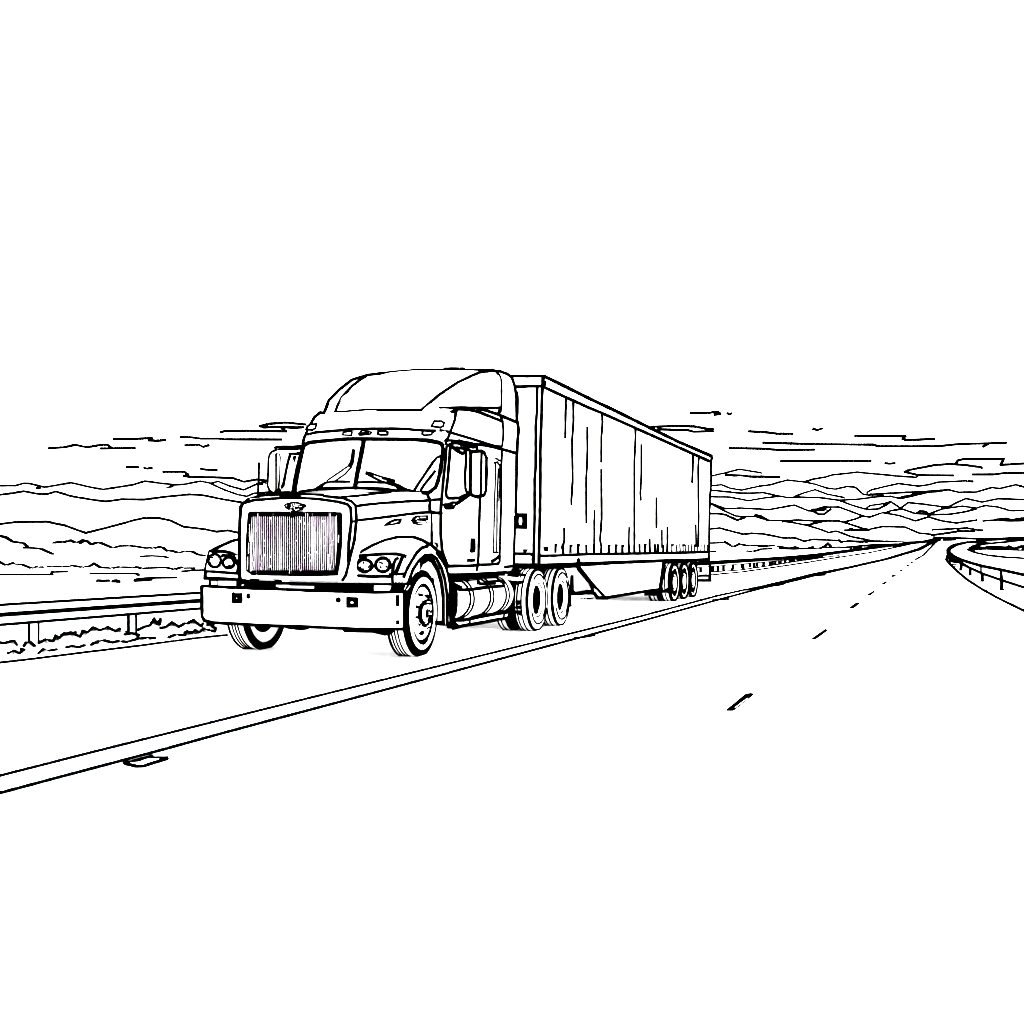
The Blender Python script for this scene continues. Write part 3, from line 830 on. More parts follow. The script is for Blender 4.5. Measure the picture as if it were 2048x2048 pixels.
bm = MB()
BO = px('R2', [(125, 1022), (240, 1030), (640, 1048), (870, 1055), (1200, 1070), (1600, 1080)]) + px('R3', [(450, 1085), (725, 1080), (718, 1440), (510, 1442)]) + px('R2', [(1600, 1440), (1380, 1430), (1120, 1418), (850, 1410), (580, 1398), (460, 1390), (330, 1385), (215, 1378), (140, 1358), (115, 1320), (113, 1030)])
bm.slab([onU(7.9)(x, y) for x, y in BO], ED * .05, CH, BK)
stroke(bm, 'P', BO[8:] + BO[:8], onU(7.895), 4.4)
patch(bm, 'R2', [(840, 1400), (940, 1440), (1000, 1448), (1065, 1457), (1075, 1438), (1360, 1440), (1460, 1440), (1490, 1475), (1760, 1478), (1880, 1505), (1910, 1460), (1932, 1440), (1932, 1420), (1400, 1425)], onU(8.0), ED * .15, BK)
stroke(bm, 'R3', [(715, 1085), (716, 1435)], onU(7.895), 4)
strokes(bm, 'R3', [([(652, 1122), (652, 1208)], 5.2), ([(652, 1365), (652, 1385)], 5.6)], onU(7.895))
patch(bm, 'R2', ell(1430, 1159, 29, 30, 6, .5), onU(7.895), ED * .02, BK)
patch(bm, 'R2', [(542, 1105), (560, 1092), (580, 1102), (580, 1142), (562, 1150), (542, 1142)], onU(7.895), ED * .02, BK)
bumper = bm.build('bumper', truck)
for poly, dot in (([(400, 1090), (415, 1082), (430, 1092), (500, 1090), (502, 1170), (490, 1195), (410, 1195), (397, 1180)], ell(450, 1143, 3, 3.5, 8)), ([(1507, 1130), (1528, 1124), (1545, 1130), (1610, 1132), (1622, 1145), (1622, 1236), (1507, 1236)], [(1550, 1185), (1562, 1172), (1580, 1185), (1564, 1196)])):
    mb = MB(); patch(mb, 'R2', poly, onU(7.885), ED * .02, BK); patch(mb, 'R2', dot, onU(7.88), ED * .004, WH); mb.build('tow_hook', bumper)

# cab body: lower box, raked screen, roof fairing
cab = MB()
V0, V1 = CV_ - HW, CV_ + HW
prof = [(9.30, .97), (9.28, 2.0), (9.56, 2.7), (11.66, 2.7), (11.66, .97)]
cab.slab([W(u, V1, z) for u, z in prof], EV * (V0 - V1), WH)
cab_low = cab.bvh()
SIL = px('R1', [(104, 645), (110, 600), (150, 510), (190, 440), (260, 405), (300, 310), (380, 230), (480, 150), (600, 108)])
P3 = [onV(V0 + .06)(x, y) for x, y in SIL]
rp = [(p.dot(ED), p.z) for p in P3]
print('roof profile', [(round(a, 2), round(b, 2)) for a, b in rp])
rp = [(max(9.52, a), min(b, 4.02)) for a, b in rp]
for i in range(1, len(rp)): rp[i] = (max(rp[i][0], rp[i - 1][0] + .02), max(rp[i][1], rp[i - 1][1] + .005))
lastu, lastz = rp[-1]
rp += [(lastu + (11.66 - lastu) * t, lastz + (4.01 - lastz) * math.sin(t * math.pi / 2)) for t in (.33, .66, 1.0)]
ZB = 2.64
roof = MB()
rings = []
NN = 40
for u, z in rp:
    ring = []
    for k in range(NN + 1):
        a = math.pi * k / NN
        cv = math.copysign(abs(math.cos(a)) ** .36, math.cos(a)); sv = abs(math.sin(a)) ** .36
        bul = .12 * (1 - cv * cv) * max(0, min(1, (z - 2.8) / .3))                    # the brow bows forward in the middle
        fade = max(0, 1 - (u - 9.5) / 1.6)
        ring.append(W(u - bul * fade, CV_ + HW * cv, ZB + (z - ZB) * sv))
    rings.append(ring)
roof.loft(rings, WH)
rs = surf(roof.bvh(), onU(10.4))
both = MB(); both.v = cab.v + roof.v; off = len(cab.v); both.f = cab.f + [[i + off for i in f] for f in roof.f]; both.m = cab.m + roof.m
bs = surf(both.bvh(), onV(V1))
strokes(roof, 'R1', [
    [(98, 645), (110, 600), (150, 510), (190, 440), (235, 405), (262, 410), (275, 380), (300, 312), (380, 230), (480, 152), (600, 115), (720, 102), (860, 88), (1000, 78), (1200, 76), (1350, 76), (1540, 80), (1620, 86), (1680, 108), (1715, 135), (1735, 195), (1748, 270), (1752, 470)],
    ([(1200, 70), (1300, 68)], 5), ([(1320, 68), (1345, 70)], 5),
    [(350, 402), (365, 360), (400, 290), (440, 245), (480, 200), (560, 140), (590, 125)], [(350, 402), (420, 402), (620, 386), (820, 386), (1015, 386)],
    [(1015, 386), (1150, 272), (1220, 225), (1300, 172), (1420, 115), (1480, 92), (1540, 86)],
    ([(140, 575), (200, 560), (370, 545), (490, 533), (730, 530), (900, 532), (960, 540), (1120, 548)], 3.6)], rs)
strokes(roof, 'R4', [
    [(90, 443), (250, 437), (450, 440), (645, 440)], [(645, 440), (655, 430), (655, 200), (640, 150), (610, 105), (575, 92)], [(655, 430), (650, 470), (622, 495)],
    [(195, 480), (245, 458), (240, 480), (225, 560), (190, 650), (172, 700), (148, 745)],
    [(250, 455), (350, 457), (430, 475), (500, 500), (665, 565), (672, 640), (672, 700), (662, 790)], ([(430, 450), (490, 458), (560, 480), (620, 500), (795, 572)], 4.5), [(640, 440), (630, 490)],
    [(650, 520), (660, 560)], ([(95, 648), (160, 658), (300, 700), (450, 745), (600, 793), (655, 797)], 3.6), [(430, 775), (540, 792), (665, 822), (795, 858)],
    ([(798, 300), (805, 350), (800, 560)], 5), ([(805, 570), (815, 640), (805, 760), (800, 860)], 5)], bs)
roof.build('roof_fairing', truck, smooth=False)

strokes(cab, 'R4', [
    ([(800, 860), (798, 900), (795, 1100), (790, 1250), (787, 1400)], 5), ([(783, 1440), (778, 1600), (772, 1750), (772, 1890)], 4.4),
    ([(640, 1800), (645, 1600), (655, 1300), (655, 1000), (662, 820)], 3.6), [(570, 1852), (600, 1835), (640, 1802)], [(440, 1885), (580, 1880), (625, 1875), (640, 1855), (640, 1800)], ([(440, 1890), (430, 1932)], 3.6),
    [(105, 1280), (30, 1287)]], onV(V1 + .005))
stroke(cab, 'R5', [(160, 210), (230, 212), (520, 205), (600, 195)], onV(V1 + .005))
strokes(cab, 'R3', [[(1060, 320), (985, 314)], ([(1080, 320), (1070, 330)], 3)], onV(V1 + .005))
stroke(cab, 'R5', [(205, 315), (400, 312), (600, 305), (900, 288), (1050, 286)], onV(V1 + .005), 3)
cabo = cab.build('cab', truck)

# windshield with its dark rubber frame, divider and wipers
ws = MB()
scr = onU
def onScreen(x, y, off=0.0):                                  # plane of the raked screen
    n = (ED * .7 - UP * .28).normalized(); p0 = W(9.19 - off, CV_, 2.0)
    d = ray(x, y)
    return EYE + d * ((p0 - EYE).dot(n) / d.dot(n))
WO = [(18, 1015), (60, 850), (110, 655), (150, 640), (300, 622), (460, 610), (560, 610), (740, 612), (950, 614), (1090, 620), (1165, 642), (1183, 680), (1178, 740), (1155, 900), (1130, 970), (1080, 1020), (900, 1025), (700, 1000), (430, 993), (200, 1000)]
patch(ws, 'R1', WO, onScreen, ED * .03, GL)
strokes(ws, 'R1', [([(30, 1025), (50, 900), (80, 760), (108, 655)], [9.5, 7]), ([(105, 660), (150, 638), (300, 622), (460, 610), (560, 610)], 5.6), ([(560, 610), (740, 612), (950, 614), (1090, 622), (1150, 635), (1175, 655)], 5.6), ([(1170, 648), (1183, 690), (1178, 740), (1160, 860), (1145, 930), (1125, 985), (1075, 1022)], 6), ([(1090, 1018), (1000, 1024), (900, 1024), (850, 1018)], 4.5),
                   ([(560, 612), (740, 615), (950, 618), (1040, 625), (1150, 645)], 4), ([(240, 995), (430, 988), (520, 988), (620, 990), (720, 996), (880, 1018)], 4.4), ([(80, 1018), (180, 1002), (240, 996)], 4),
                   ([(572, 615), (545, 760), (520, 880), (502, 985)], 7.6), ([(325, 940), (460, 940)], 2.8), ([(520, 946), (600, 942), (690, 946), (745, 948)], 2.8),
                   ([(962, 1005), (985, 965), (1050, 870), (1100, 795), (1135, 752), (1165, 742)], 3.2), ([(1010, 1005), (1035, 965), (1080, 910), (1120, 858)], 3.2)], lambda x, y: onScreen(x, y, .004))  # these slanting lines are reflections drawn on the pane
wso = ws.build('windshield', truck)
onW = lambda x, y: onScreen(x, y, .03)
mb = MB(); strokes(mb, 'R1', [([(490, 700), (485, 745), (478, 790), (462, 818)], [5.5, 7]), ([(458, 812), (395, 858), (285, 932)], 1.6), ([(476, 826), (425, 882), (335, 944)], 1.6), ([(330, 938), (270, 950), (205, 998)], [2, 7])], onW, ex=2.5); mb.build('wiper', wso)
mb = MB(); strokes(mb, 'R1', [([(598, 876), (632, 884)], 7.5), ([(600, 868), (700, 900), (808, 930)], 1.8), ([(610, 890), (700, 935), (760, 955), (805, 942)], 2), ([(720, 915), (790, 940)], 2), ([(760, 950), (830, 970), (900, 1010), (950, 1022)], [5, 8]), ([(830, 975), (870, 1018), (940, 1022)], 6)], onW); mb.build('wiper', wso)
mb = MB(); strokes(mb, 'R1', [([(0, 1027), (60, 1030)], 5), ([(60, 1038), (200, 1042), (380, 1052), (430, 1050), (700, 1026), (880, 1022), (940, 1028), (1060, 1032)], 3.8)], lambda x, y: onU(9.2)(x, y)); 
mb.box(9.12, 9.3, V0 + .1, V1 - .12, 1.96, 2.0, WH); mb.build('cowl', truck)
mb = MB(); strokes(mb, 'R1', [([(1062, 1032), (1070, 1060), (1085, 1085)], 4)], onV(V1 + .004)); mb.build('cowl_trim', truck)

# marker lamps on the brow
for poly in ([(420, 582), (425, 565), (470, 555), (495, 560), (490, 585)], [(545, 575), (570, 548), (600, 550), (645, 562), (635, 575), (600, 580)], [(692, 575), (695, 553), (745, 550), (770, 562), (768, 580), (715, 582)], [(1035, 575), (1040, 548), (1085, 552), (1122, 558), (1105, 580), (1050, 585)], [(1105, 515), (1130, 475), (1185, 475), (1205, 488), (1200, 512), (1175, 525)], [(150, 518), (170, 500), (222, 498), (212, 530), (185, 545), (140, 540)]):
    mb = MB()
    pj = lambda x, y: rs(x, y) or onU(9.55)(x, y)
    Q = [pj(x, y) for x, y in px('R1', poly)]
    mb.slab([q - ED * .04 for q in Q], ED * .05, CH)
    stroke(mb, 'R1', poly, lambda x, y: pj(x, y) - ED * .045, 3.0 if poly[0][0] not in (420, 545) else 1.8, closed=True, ex=2.2)
    if poly[0][0] == 545: stroke(mb, 'R1', [(poly[0][0] + 15, 578), (poly[0][0] + 70, 568)], lambda x, y: pj(x, y) - ED * .05, 4.5)
    mb.build('marker_lamp', truck)

# door with window, handle
dr = MB()
DO = [(150, 800), (140, 960), (125, 1100), (107, 1300), (100, 1400), (100, 1600), (115, 1760), (160, 1890), (380, 1893), (440, 1882), (445, 1800), (450, 1560), (457, 1270), (440, 800), (300, 770)]
patch(dr, 'R4', DO, onV(V1 + .02), EV * -.03, WH)
strokes(dr, 'R4', [([(152, 800), (148, 860), (140, 960), (125, 1100), (107, 1300)], 3.4), ([(107, 1300), (100, 1400), (100, 1600), (115, 1760), (135, 1820), (165, 1893)], 3.8), ([(150, 1893), (380, 1893), (440, 1884)], 4.2), ([(460, 1270), (455, 1400), (450, 1560), (445, 1800), (440, 1885)], 4.8)], onV(V1 + .024))
strokes(dr, 'R4', [([(350, 1842), (375, 1845), (402, 1842)], 5)], onV(V1 + .024))
door = dr.build('door', truck)
mb = MB()
WP = [(187, 800), (180, 900), (165, 1080), (150, 1180), (150, 1250), (172, 1270), (270, 1270), (330, 1240), (440, 1230), (440, 830)]
patch(mb, 'R4', WP, onV(V1 + .028), EV * -.01, GL)
strokes(mb, 'R4', [([(187, 800), (180, 900), (165, 1080), (152, 1180)], 4.2), ([(152, 1180), (148, 1220), (152, 1255), (172, 1271), (270, 1270), (305, 1250), (350, 1238)], 4), ([(315, 842), (330, 850), (330, 950), (322, 1050), (325, 1180), (345, 1235)], 4)], onV(V1 + .032))
mb.build('window', door)
mb = MB(); patch(mb, 'R4', [(388, 1638), (422, 1638), (424, 1740), (415, 1772), (392, 1776), (378, 1760), (386, 1735)], onV(V1 + .05), EV * -.035, BK); mb.build('door_handle', door)

# grab rail with pale tubes beside the door
mb = MB()
for xx in (0, 1):
    pass
patch(mb, 'R4', [(600, 945), (625, 945), (628, 1100), (620, 1400), (612, 1770), (585, 1770), (592, 1400), (597, 1100)], onV(V1 + .03), EV * -.03, CH)
strokes(mb, 'R4', [([(602, 950), (602, 1100), (594, 1300), (588, 1600), (585, 1770)], 2.4), ([(628, 1000), (624, 1120), (617, 1300), (616, 1600), (613, 1765)], 2.6), ([(585, 1770), (615, 1770)], 3.4), ([(595, 945), (620, 940), (638, 965)], 3), ([(608, 905), (640, 925)], 2.6), ([(640, 960), (642, 1100), (634, 1300)], 1.5)], onV(V1 + .035), ex=2.0)
mb.build('grab_rail', truck)

# side mirrors
VM = -5.20
mb = MB()
MO = [(382, 845), (372, 1225), (392, 1250), (495, 1250), (512, 1215), (522, 1000), (520, 900), (500, 855), (450, 835)]
mb.slab([onV(VM)(x, y) for x, y in px('R4', MO)], EV * -.03, WH)
strokes(mb, 'R4', [([(375, 842), (370, 1235)], 6), ([(385, 845), (445, 838), (470, 836), (500, 855), (517, 895), (520, 1000), (515, 1200), (500, 1240), (480, 1250), (440, 1255), (395, 1250), (378, 1235)], 5), ([(474, 850), (470, 1000), (466, 1245)], 4), ([(440, 1260), (400, 1250)], 5), ([(520, 900), (515, 1100)], 5)], onV(VM + .005))
mir = mb.build('side_mirror', truck)
mb = MB()
strokes(mb, 'R4', [([(150, 740), (180, 740), (270, 745), (350, 760), (430, 780), (432, 835)], 3.8), ([(165, 785), (210, 765), (265, 768), (330, 790), (400, 805)], 3.8), ([(270, 745), (290, 775)], 5.5), ([(210, 800), (250, 835), (298, 860)], 5.5), ([(245, 805), (330, 818), (385, 840)], 4), ([(300, 770), (415, 800)], 2.6), ([(148, 762), (148, 775)], 4)], onV(-5.3))
mb.slab([onV(-5.3)(x, y) for x, y in px('R4', [(155, 735), (175, 728), (180, 748), (150, 752)])], EV * -.05, BK)
mb.build('mirror_arm', mir)
mb = MB()
strokes(mb, 'R4', [([(355, 1245), (300, 1285), (245, 1320)], 5.5)], onV(-5.3))
mb.slab([onV(-5.38)(x, y) for x, y in px('R4', [(148, 1328), (160, 1315), (205, 1312), (235, 1298), (255, 1305), (245, 1335), (225, 1370), (210, 1379), (175, 1379), (155, 1355)])], EV * -.07, BK)
strokes(mb, 'R4', [([(215, 1330), (240, 1320)], 1.8)], onV(-5.375), mt=WH)
mb.build('mirror_arm', mir)

VF = -7.92
pm_ = onU(9.62)
mb = MB()
FM = [(1685, 268), (1672, 300), (1670, 480), (1690, 510), (1722, 522), (1722, 250), (1700, 255)]
mb.slab([pm_(x, y) for x, y in px('B1', FM)], ED * .12, WH)
strokes(mb, 'B1', [([(1720, 252), (1698, 258), (1680, 278), (1674, 310), (1672, 400), (1668, 470), (1680, 500), (1705, 518), (1725, 525)], 4), ([(1722, 275), (1722, 500)], 3.6), ([(1725, 272), (1745, 276), (1748, 300), (1745, 400), (1740, 495)], 2.4), ([(1735, 285), (1733, 490)], 1.2)], lambda x, y: pm_(x, y) - ED * .006, ex=1)
mir = mb.build('side_mirror', truck)
mb = MB()
strokes(mb, 'B1', [([(1720, 248), (1718, 235), (1728, 230), (1830, 230), (1885, 224)], 4.4), ([(1740, 246), (1840, 245), (1885, 238)], 2.4)], onU(9.5))
mb.build('mirror_arm', mir)
mb = MB()
strokes(mb, 'B1', [([(1705, 518), (1800, 512)], 4), ([(1710, 530), (1770, 530), (1800, 520), (1860, 518)], 3.6), ([(1720, 508), (1740, 498)], 5)], onU(9.5))
mb.build('mirror_arm', mir)
mb = MB()                                            # far door window seen through behind the mirror
P = [onU(9.75)(x, y) for x, y in px('B1', [(1805, 275), (1880, 265), (1830, 500), (1742, 498), (1780, 380)])]
mb.slab(P, ED * .03, GL)
strokes(mb, 'B1', [([(1808, 278), (1795, 320), (1780, 390), (1765, 470), (1742, 496)], 3.4), ([(1805, 272), (1850, 272), (1885, 264)], 3.6)], onU(9.745))
patch(mb, 'B1', [(1822, 290), (1848, 282), (1842, 310), (1835, 328), (1826, 312)], onU(9.74), ED * .004, BK)
mb.build('vent_window', truck)

# whip antenna at the far front of the hood
mb = MB(); Q = [onV(-7.72)(x, y) for x, y in px('B1', [(1614, 325), (1612, 420), (1608, 532)])]; mb.tube(Q, .019, BK); mb.build('antenna', truck)

# fuel tank with straps
tk = MB()
uT0, uT1, vT, zT, rT = 9.86, 11.72, -5.74, .61, .27
NR = 28
def circ(u, r, n=NR): return [W(u, vT + r * math.cos(2 * math.pi * k / n), zT + r * math.sin(2 * math.pi * k / n)) for k in range(n)]
tk.loft([circ(uT0, rT * .9), circ(uT0 + .04, rT), circ(uT1 - .05, rT), circ(uT1, rT * .86)], CH)
tk.tube(circ(uT1 - .03, rT + .002), .022, BK, closed=True)
tk.tube(circ(uT0 + .02, rT), .016, BK, closed=True)
tank = tk.build('fuel_tank', truck)
for uS in (10.32, 10.93, 11.45):
    mb = MB()
    mb.loft([circ(uS - .035, rT + .012), circ(uS + .035, rT + .012)], CH)
    mb.tube(circ(uS - .045, rT + .01), .018, BK, closed=True); mb.tube(circ(uS + .045, rT + .01), .024, BK, closed=True)
    mb.build('strap', tank)
mb = MB()                                            # step bar along the tank, ladder plates, dark battery box ahead of it
vS = -5.44
patch(mb, 'R5', [(258, 330), (360, 330), (700, 345), (900, 345), (1090, 330), (1210, 345), (1210, 400), (1080, 408), (900, 350), (660, 360), (640, 390), (500, 375), (500, 388), (720, 405), (560, 420), (460, 455), (380, 420), (330, 415), (270, 415)], onV(-5.60), EV * -.04, BK)
patch(mb, 'R5', [(258, 330), (262, 560), (258, 930), (235, 990), (300, 1015), (400, 985), (305, 905), (345, 830), (362, 720), (362, 560), (345, 500), (420, 535), (440, 500), (380, 470), (340, 430), (270, 410)], onV(vS), EV * -.05, BK)
strokes(mb, 'R5', [([(330, 485), (380, 505), (430, 515), (560, 505), (740, 478), (950, 465)], 4.6), ([(325, 905), (420, 905), (500, 890), (560, 878), (740, 842), (930, 812), (1030, 800)], 4.6), ([(300, 1005), (400, 980), (500, 962), (700, 930), (880, 893), (1000, 880)], 5), ([(510, 890), (510, 940)], 2.6), ([(945, 870), (955, 820)], 3), ([(620, 430), (830, 430)], 2.4), ([(280, 420), (400, 480)], 3)], onV(vS))
strokes(mb, 'R5', [([(720, 415), (900, 395), (950, 425)], 3), ([(620, 405), (650, 440), (830, 430)], 3)], onV(vS))
mb.slab([onV(vS)(x, y) for x, y in px('R5', [(320, 910), (500, 900), (700, 862), (930, 828), (1010, 815), (980, 870), (700, 925), (400, 975)])], EV * -.12, CH)
mb.build('tank_step', truck)
mb = MB()                                            # deck gear behind the cab
patch(mb, 'R5', [(890, 225), (930, 222), (935, 260), (900, 270)], onV(-5.5), EV * -.05, BK); patch(mb, 'R5', [(980, 225), (1018, 225), (1016, 272), (990, 275)], onV(-5.5), EV * -.05, BK)
patch(mb, 'R5', [(905, 335), (960, 335), (1100, 355), (1200, 360), (1205, 385), (1190, 395), (1080, 390), (1030, 385), (980, 372)], onV(-5.5), EV * -.03, WH)
strokes(mb, 'R5', [([(960, 220), (1070, 205)], 4), ([(1080, 420), (1110, 430), (1195, 410)], 4), ([(1200, 410), (1195, 660)], 4.6), ([(1120, 668), (1210, 660), (1235, 685), (1130, 690)], 3.2), ([(1120, 740), (1230, 735)], 4.6), ([(1110, 800), (1170, 800), (1165, 830)], 4.6), ([(900, 290), (1050, 290)], 4), ([(1125, 310), (1180, 320), (1220, 320)], 3.5)], onV(-5.45))
mb.build('deck_frame', truck)


# wheels
def wheel(parent, uc, vface, R, phi, kind, side=1, width=.28, name='wheel'):
    c = W(uc, vface, R)
    dr_ = Vector((math.sin(phi), math.cos(phi), 0)); ax = Vector((math.cos(phi), -math.sin(phi), 0)) * side
    n = 56
    def pt(r, w, a): return c + ax * w + dr_ * (r * math.cos(a)) + UP * (r * math.sin(a))
    def ringp(r, w, k=n): return [pt(r, w, 2 * math.pi * i / k) for i in range(k)]
    def lathe(mb, prof):
        idx = [mb.add(ringp(r, w)) for r, w, _ in prof]
        for j in range(len(prof) - 1):
            for k in range(n):
                mb.face([idx[j] + k, idx[j] + (k + 1) % n, idx[j + 1] + (k + 1) % n, idx[j + 1] + k], prof[j][2])
    root = bpy.data.objects.new(name, None); COL.objects.link(root); root.parent = parent
    t = MB()
    f = R / .52
    k = c.y / F
    if kind == 'front':
        lathe(t, [(.10, -width + .05, BK), (.30 * f, -width + .03, BK), (.335 * f, -width + .01, WH), (.44 * f, -width, BK), (.495 * f, -width + .02, BK), (R, -width + .04, WH), (R, -.06, BK), (R - .004, -.03, BK), (.505 * f, -.008, BK), (.438 * f, .004, WH), (.37 * f, .0, BK), (.342 * f, -.012, BK), (.34 * f, -.03, BK)])
        for w in (-.205, -.165, -.125): t.tube(ringp(R, w), k * 2.0, BK, closed=True)
        t.tube(ringp(R - .004, -width + .045), k * 3.4, BK, closed=True); t.tube(ringp(R - .006, -.02), k * 3.2, BK, closed=True)
    elif kind == 'steer_far':
        lathe(t, [(.34 * f, -width, BK), (.44 * f, -width, BK), (R, -width + .03, WH), (R, -.05, BK), (.505 * f, -.012, BK), (.435 * f, .0, BK), (.43 * f, -.04, WH), (.34 * f, -.05, WH), (.30 * f, -.06, BK), (.05, -.06, BK)])
        for w in (-.20, -.16, -.12): t.tube(ringp(R, w), k * 2.0, BK, closed=True)
        t.tube(ringp(R - .004, -width + .035), k * 3.4, BK, closed=True); t.tube(ringp(R - .004, -.03), k * 3, BK, closed=True)
    elif kind == 'drive':
        lathe(t, [(.30 * f, -width, BK), (.45 * f, -width, BK), (R, -width + .03, WH), (R, -.045, BK), (.497 * f, -.005, WH), (.40 * f, .006, WH), (.295 * f, .0, BK), (.27 * f, -.01, BK)])
        for w in (-.18, -.11): t.tube(ringp(R, w), k * 1.9, BK, closed=True)
        t.tube(ringp(R - .004, -width + .035), k * 2.8, BK, closed=True)
        t.tube(ringp(R - .012, -.012), k * 3, BK, closed=True)
        for r0, a0, a1 in ((.43, .9, 2.2), (.40, 3.6, 5.0), (.37, -.9, .9), (.41, 5.0, 5.9)):
            t.tube([pt(r0 * f, .012, a0 + (a1 - a0) * i / 12) for i in range(13)], k * 2.1, BK)
    elif kind == 'inner':
        lathe(t, [(.25 * f, -width, BK), (.45 * f, -width, BK), (R, -width + .04, WH), (R, -.11, BK), (R, -.03, BK), (.49 * f, 0, BK), (.25 * f, 0, BK)])
        for w in (-width + .04, -.17): t.tube(ringp(R, w), k * 2, BK, closed=True)
    elif kind.startswith('trailer'):
        lathe(t, [(.30 * f, -width, BK), (.45 * f, -width, BK), (R, -width + .03, WH if kind == 'trailer' else BK), (R, -.14, WH), (R, -.045, BK), (.49 * f, -.005, WH), (.40 * f, .006, BK), (.22 * f, .0, WH), (.2 * f, -.02, WH)])
        t.tube(ringp(R, -width + .03), k * 2.6, BK, closed=True); t.tube(ringp(R - .01, -.012), k * 4.2, BK, closed=True); t.tube(ringp(R, -.13), k * 1.3, BK, closed=True)
    t.build('tyre', root)
    r = MB()
    if kind == 'front':
        lathe(r, [(.338 * f, -.03, BK), (.334 * f, -.012, BK), (.318 * f, -.014, WH), (.30 * f, -.03, WH), (.14, -.05, WH), (.13, -.02, BK), (.10, .03, WH), (.06, .05, BK), (.0001, .055, BK)])
        def face_(x, y, w=-.012):
            d = ray(x, y)
            return EYE + d * ((c + ax * w - EYE).dot(ax) / d.dot(ax))
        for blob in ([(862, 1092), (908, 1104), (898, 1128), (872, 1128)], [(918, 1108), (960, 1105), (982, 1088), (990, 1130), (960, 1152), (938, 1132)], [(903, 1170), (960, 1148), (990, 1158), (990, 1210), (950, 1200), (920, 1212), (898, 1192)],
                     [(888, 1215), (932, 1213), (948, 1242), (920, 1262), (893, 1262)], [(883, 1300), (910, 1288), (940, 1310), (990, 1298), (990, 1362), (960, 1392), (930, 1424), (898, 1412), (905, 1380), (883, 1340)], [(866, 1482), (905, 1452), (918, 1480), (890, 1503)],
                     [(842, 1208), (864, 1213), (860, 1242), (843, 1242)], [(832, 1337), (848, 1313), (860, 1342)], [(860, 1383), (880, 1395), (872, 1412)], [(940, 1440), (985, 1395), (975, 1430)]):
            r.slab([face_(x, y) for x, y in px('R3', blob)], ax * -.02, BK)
        r.slab([face_(x, y, .006) for x, y in px('R3', [(826, 1495), (850, 1540), (880, 1564), (920, 1562), (958, 1535), (928, 1582), (905, 1596), (870, 1585), (843, 1552)])], ax * -.004, BK)  # bead shading drawn as a black crescent below the rim
        for st in ([(985, 1140), (1000, 1200)], [(940, 1250), (975, 1275), (985, 1260)], [(925, 1345), (960, 1335)]):
            stroke(r, 'R3', st, face_, 3, ex=1)
        for st in ([(915, 1330), (930, 1350)], [(940, 1180), (965, 1180)], [(925, 1385), (940, 1370)]):
            stroke(r, 'R3', st, lambda x, y: face_(x, y, .0), 2, mt=WH)
        r.tube(ringp(.30 * f, -.026), k * .8, BK, closed=True)
    elif kind == 'steer_far':
        lathe(r, [(.30 * f, -.05, BK), (.20 * f, -.03, BK), (.1, .01, BK), (.0001, .01, BK)])
    elif kind == 'drive':
        lathe(r, [(.30 * f, .0, BK), (.27 * f, -.01, WH), (.245 * f, -.03, BK), (.2 * f, -.14, BK), (.0001, -.16, BK)])
        r.tube([pt(.24 * f, -.02, a) for a in [5.2 + i * .1 for i in range(14)]], k * 2.2, WH)
    elif kind == 'inner':
        lathe(r, [(.25 * f, 0, BK), (.0001, 0, BK)])
    else:
        lathe(r, [(.2 * f, -.02, BK), (.17 * f, -.015, WH), (.0001, -.015, WH)])
        r.tube([pt(.17 * f, -.015, a) for a in [1.2 + i * .14 for i in range(28)]], k * 1.5, BK)
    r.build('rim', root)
    return root


phi_s = math.radians(15.7)
wheel(truck, 8.83, -5.34, .515, phi_s, 'front', 1, .29)
wheel(truck, 8.60, -7.66 + .12, .515, phi_s, 'steer_far', 1, .29)
for u in (12.36, 13.36):
    wheel(truck, u, -5.36, .49, math.radians(20.5), 'drive', 1, .26)
    wheel(truck, u, -5.68, .49, math.radians(20.5), 'inner', 1, .27)
    wheel(truck, u, -7.8, .49, TH, 'drive', -1, .26)
mb = MB(); mb.box(12.28, 12.44, -7.6, -5.7, .40, .56, BK); mb.box(13.28, 13.44, -7.6, -5.7, .40, .56, BK); mb.build('axle', truck)
mb = MB()
mb.slab([onV(-5.42)(x, y) for x, y in px('R5', [(1725, 262), (1768, 300), (1772, 480), (1770, 712), (1806, 712), (1812, 330), (1805, 260)])], EV * -.05, WH)
strokes(mb, 'R5', [([(1725, 268), (1750, 300), (1765, 380), (1768, 480), (1766, 700)], 4), ([(1766, 715), (1785, 722), (1812, 715)], 3), ([(1816, 335), (1812, 480), (1812, 715)], 2.6), ([(1690, 265), (1735, 275)], 4)], onV(-5.41), ex=1.6)
mb.build('mud_flap', truck)

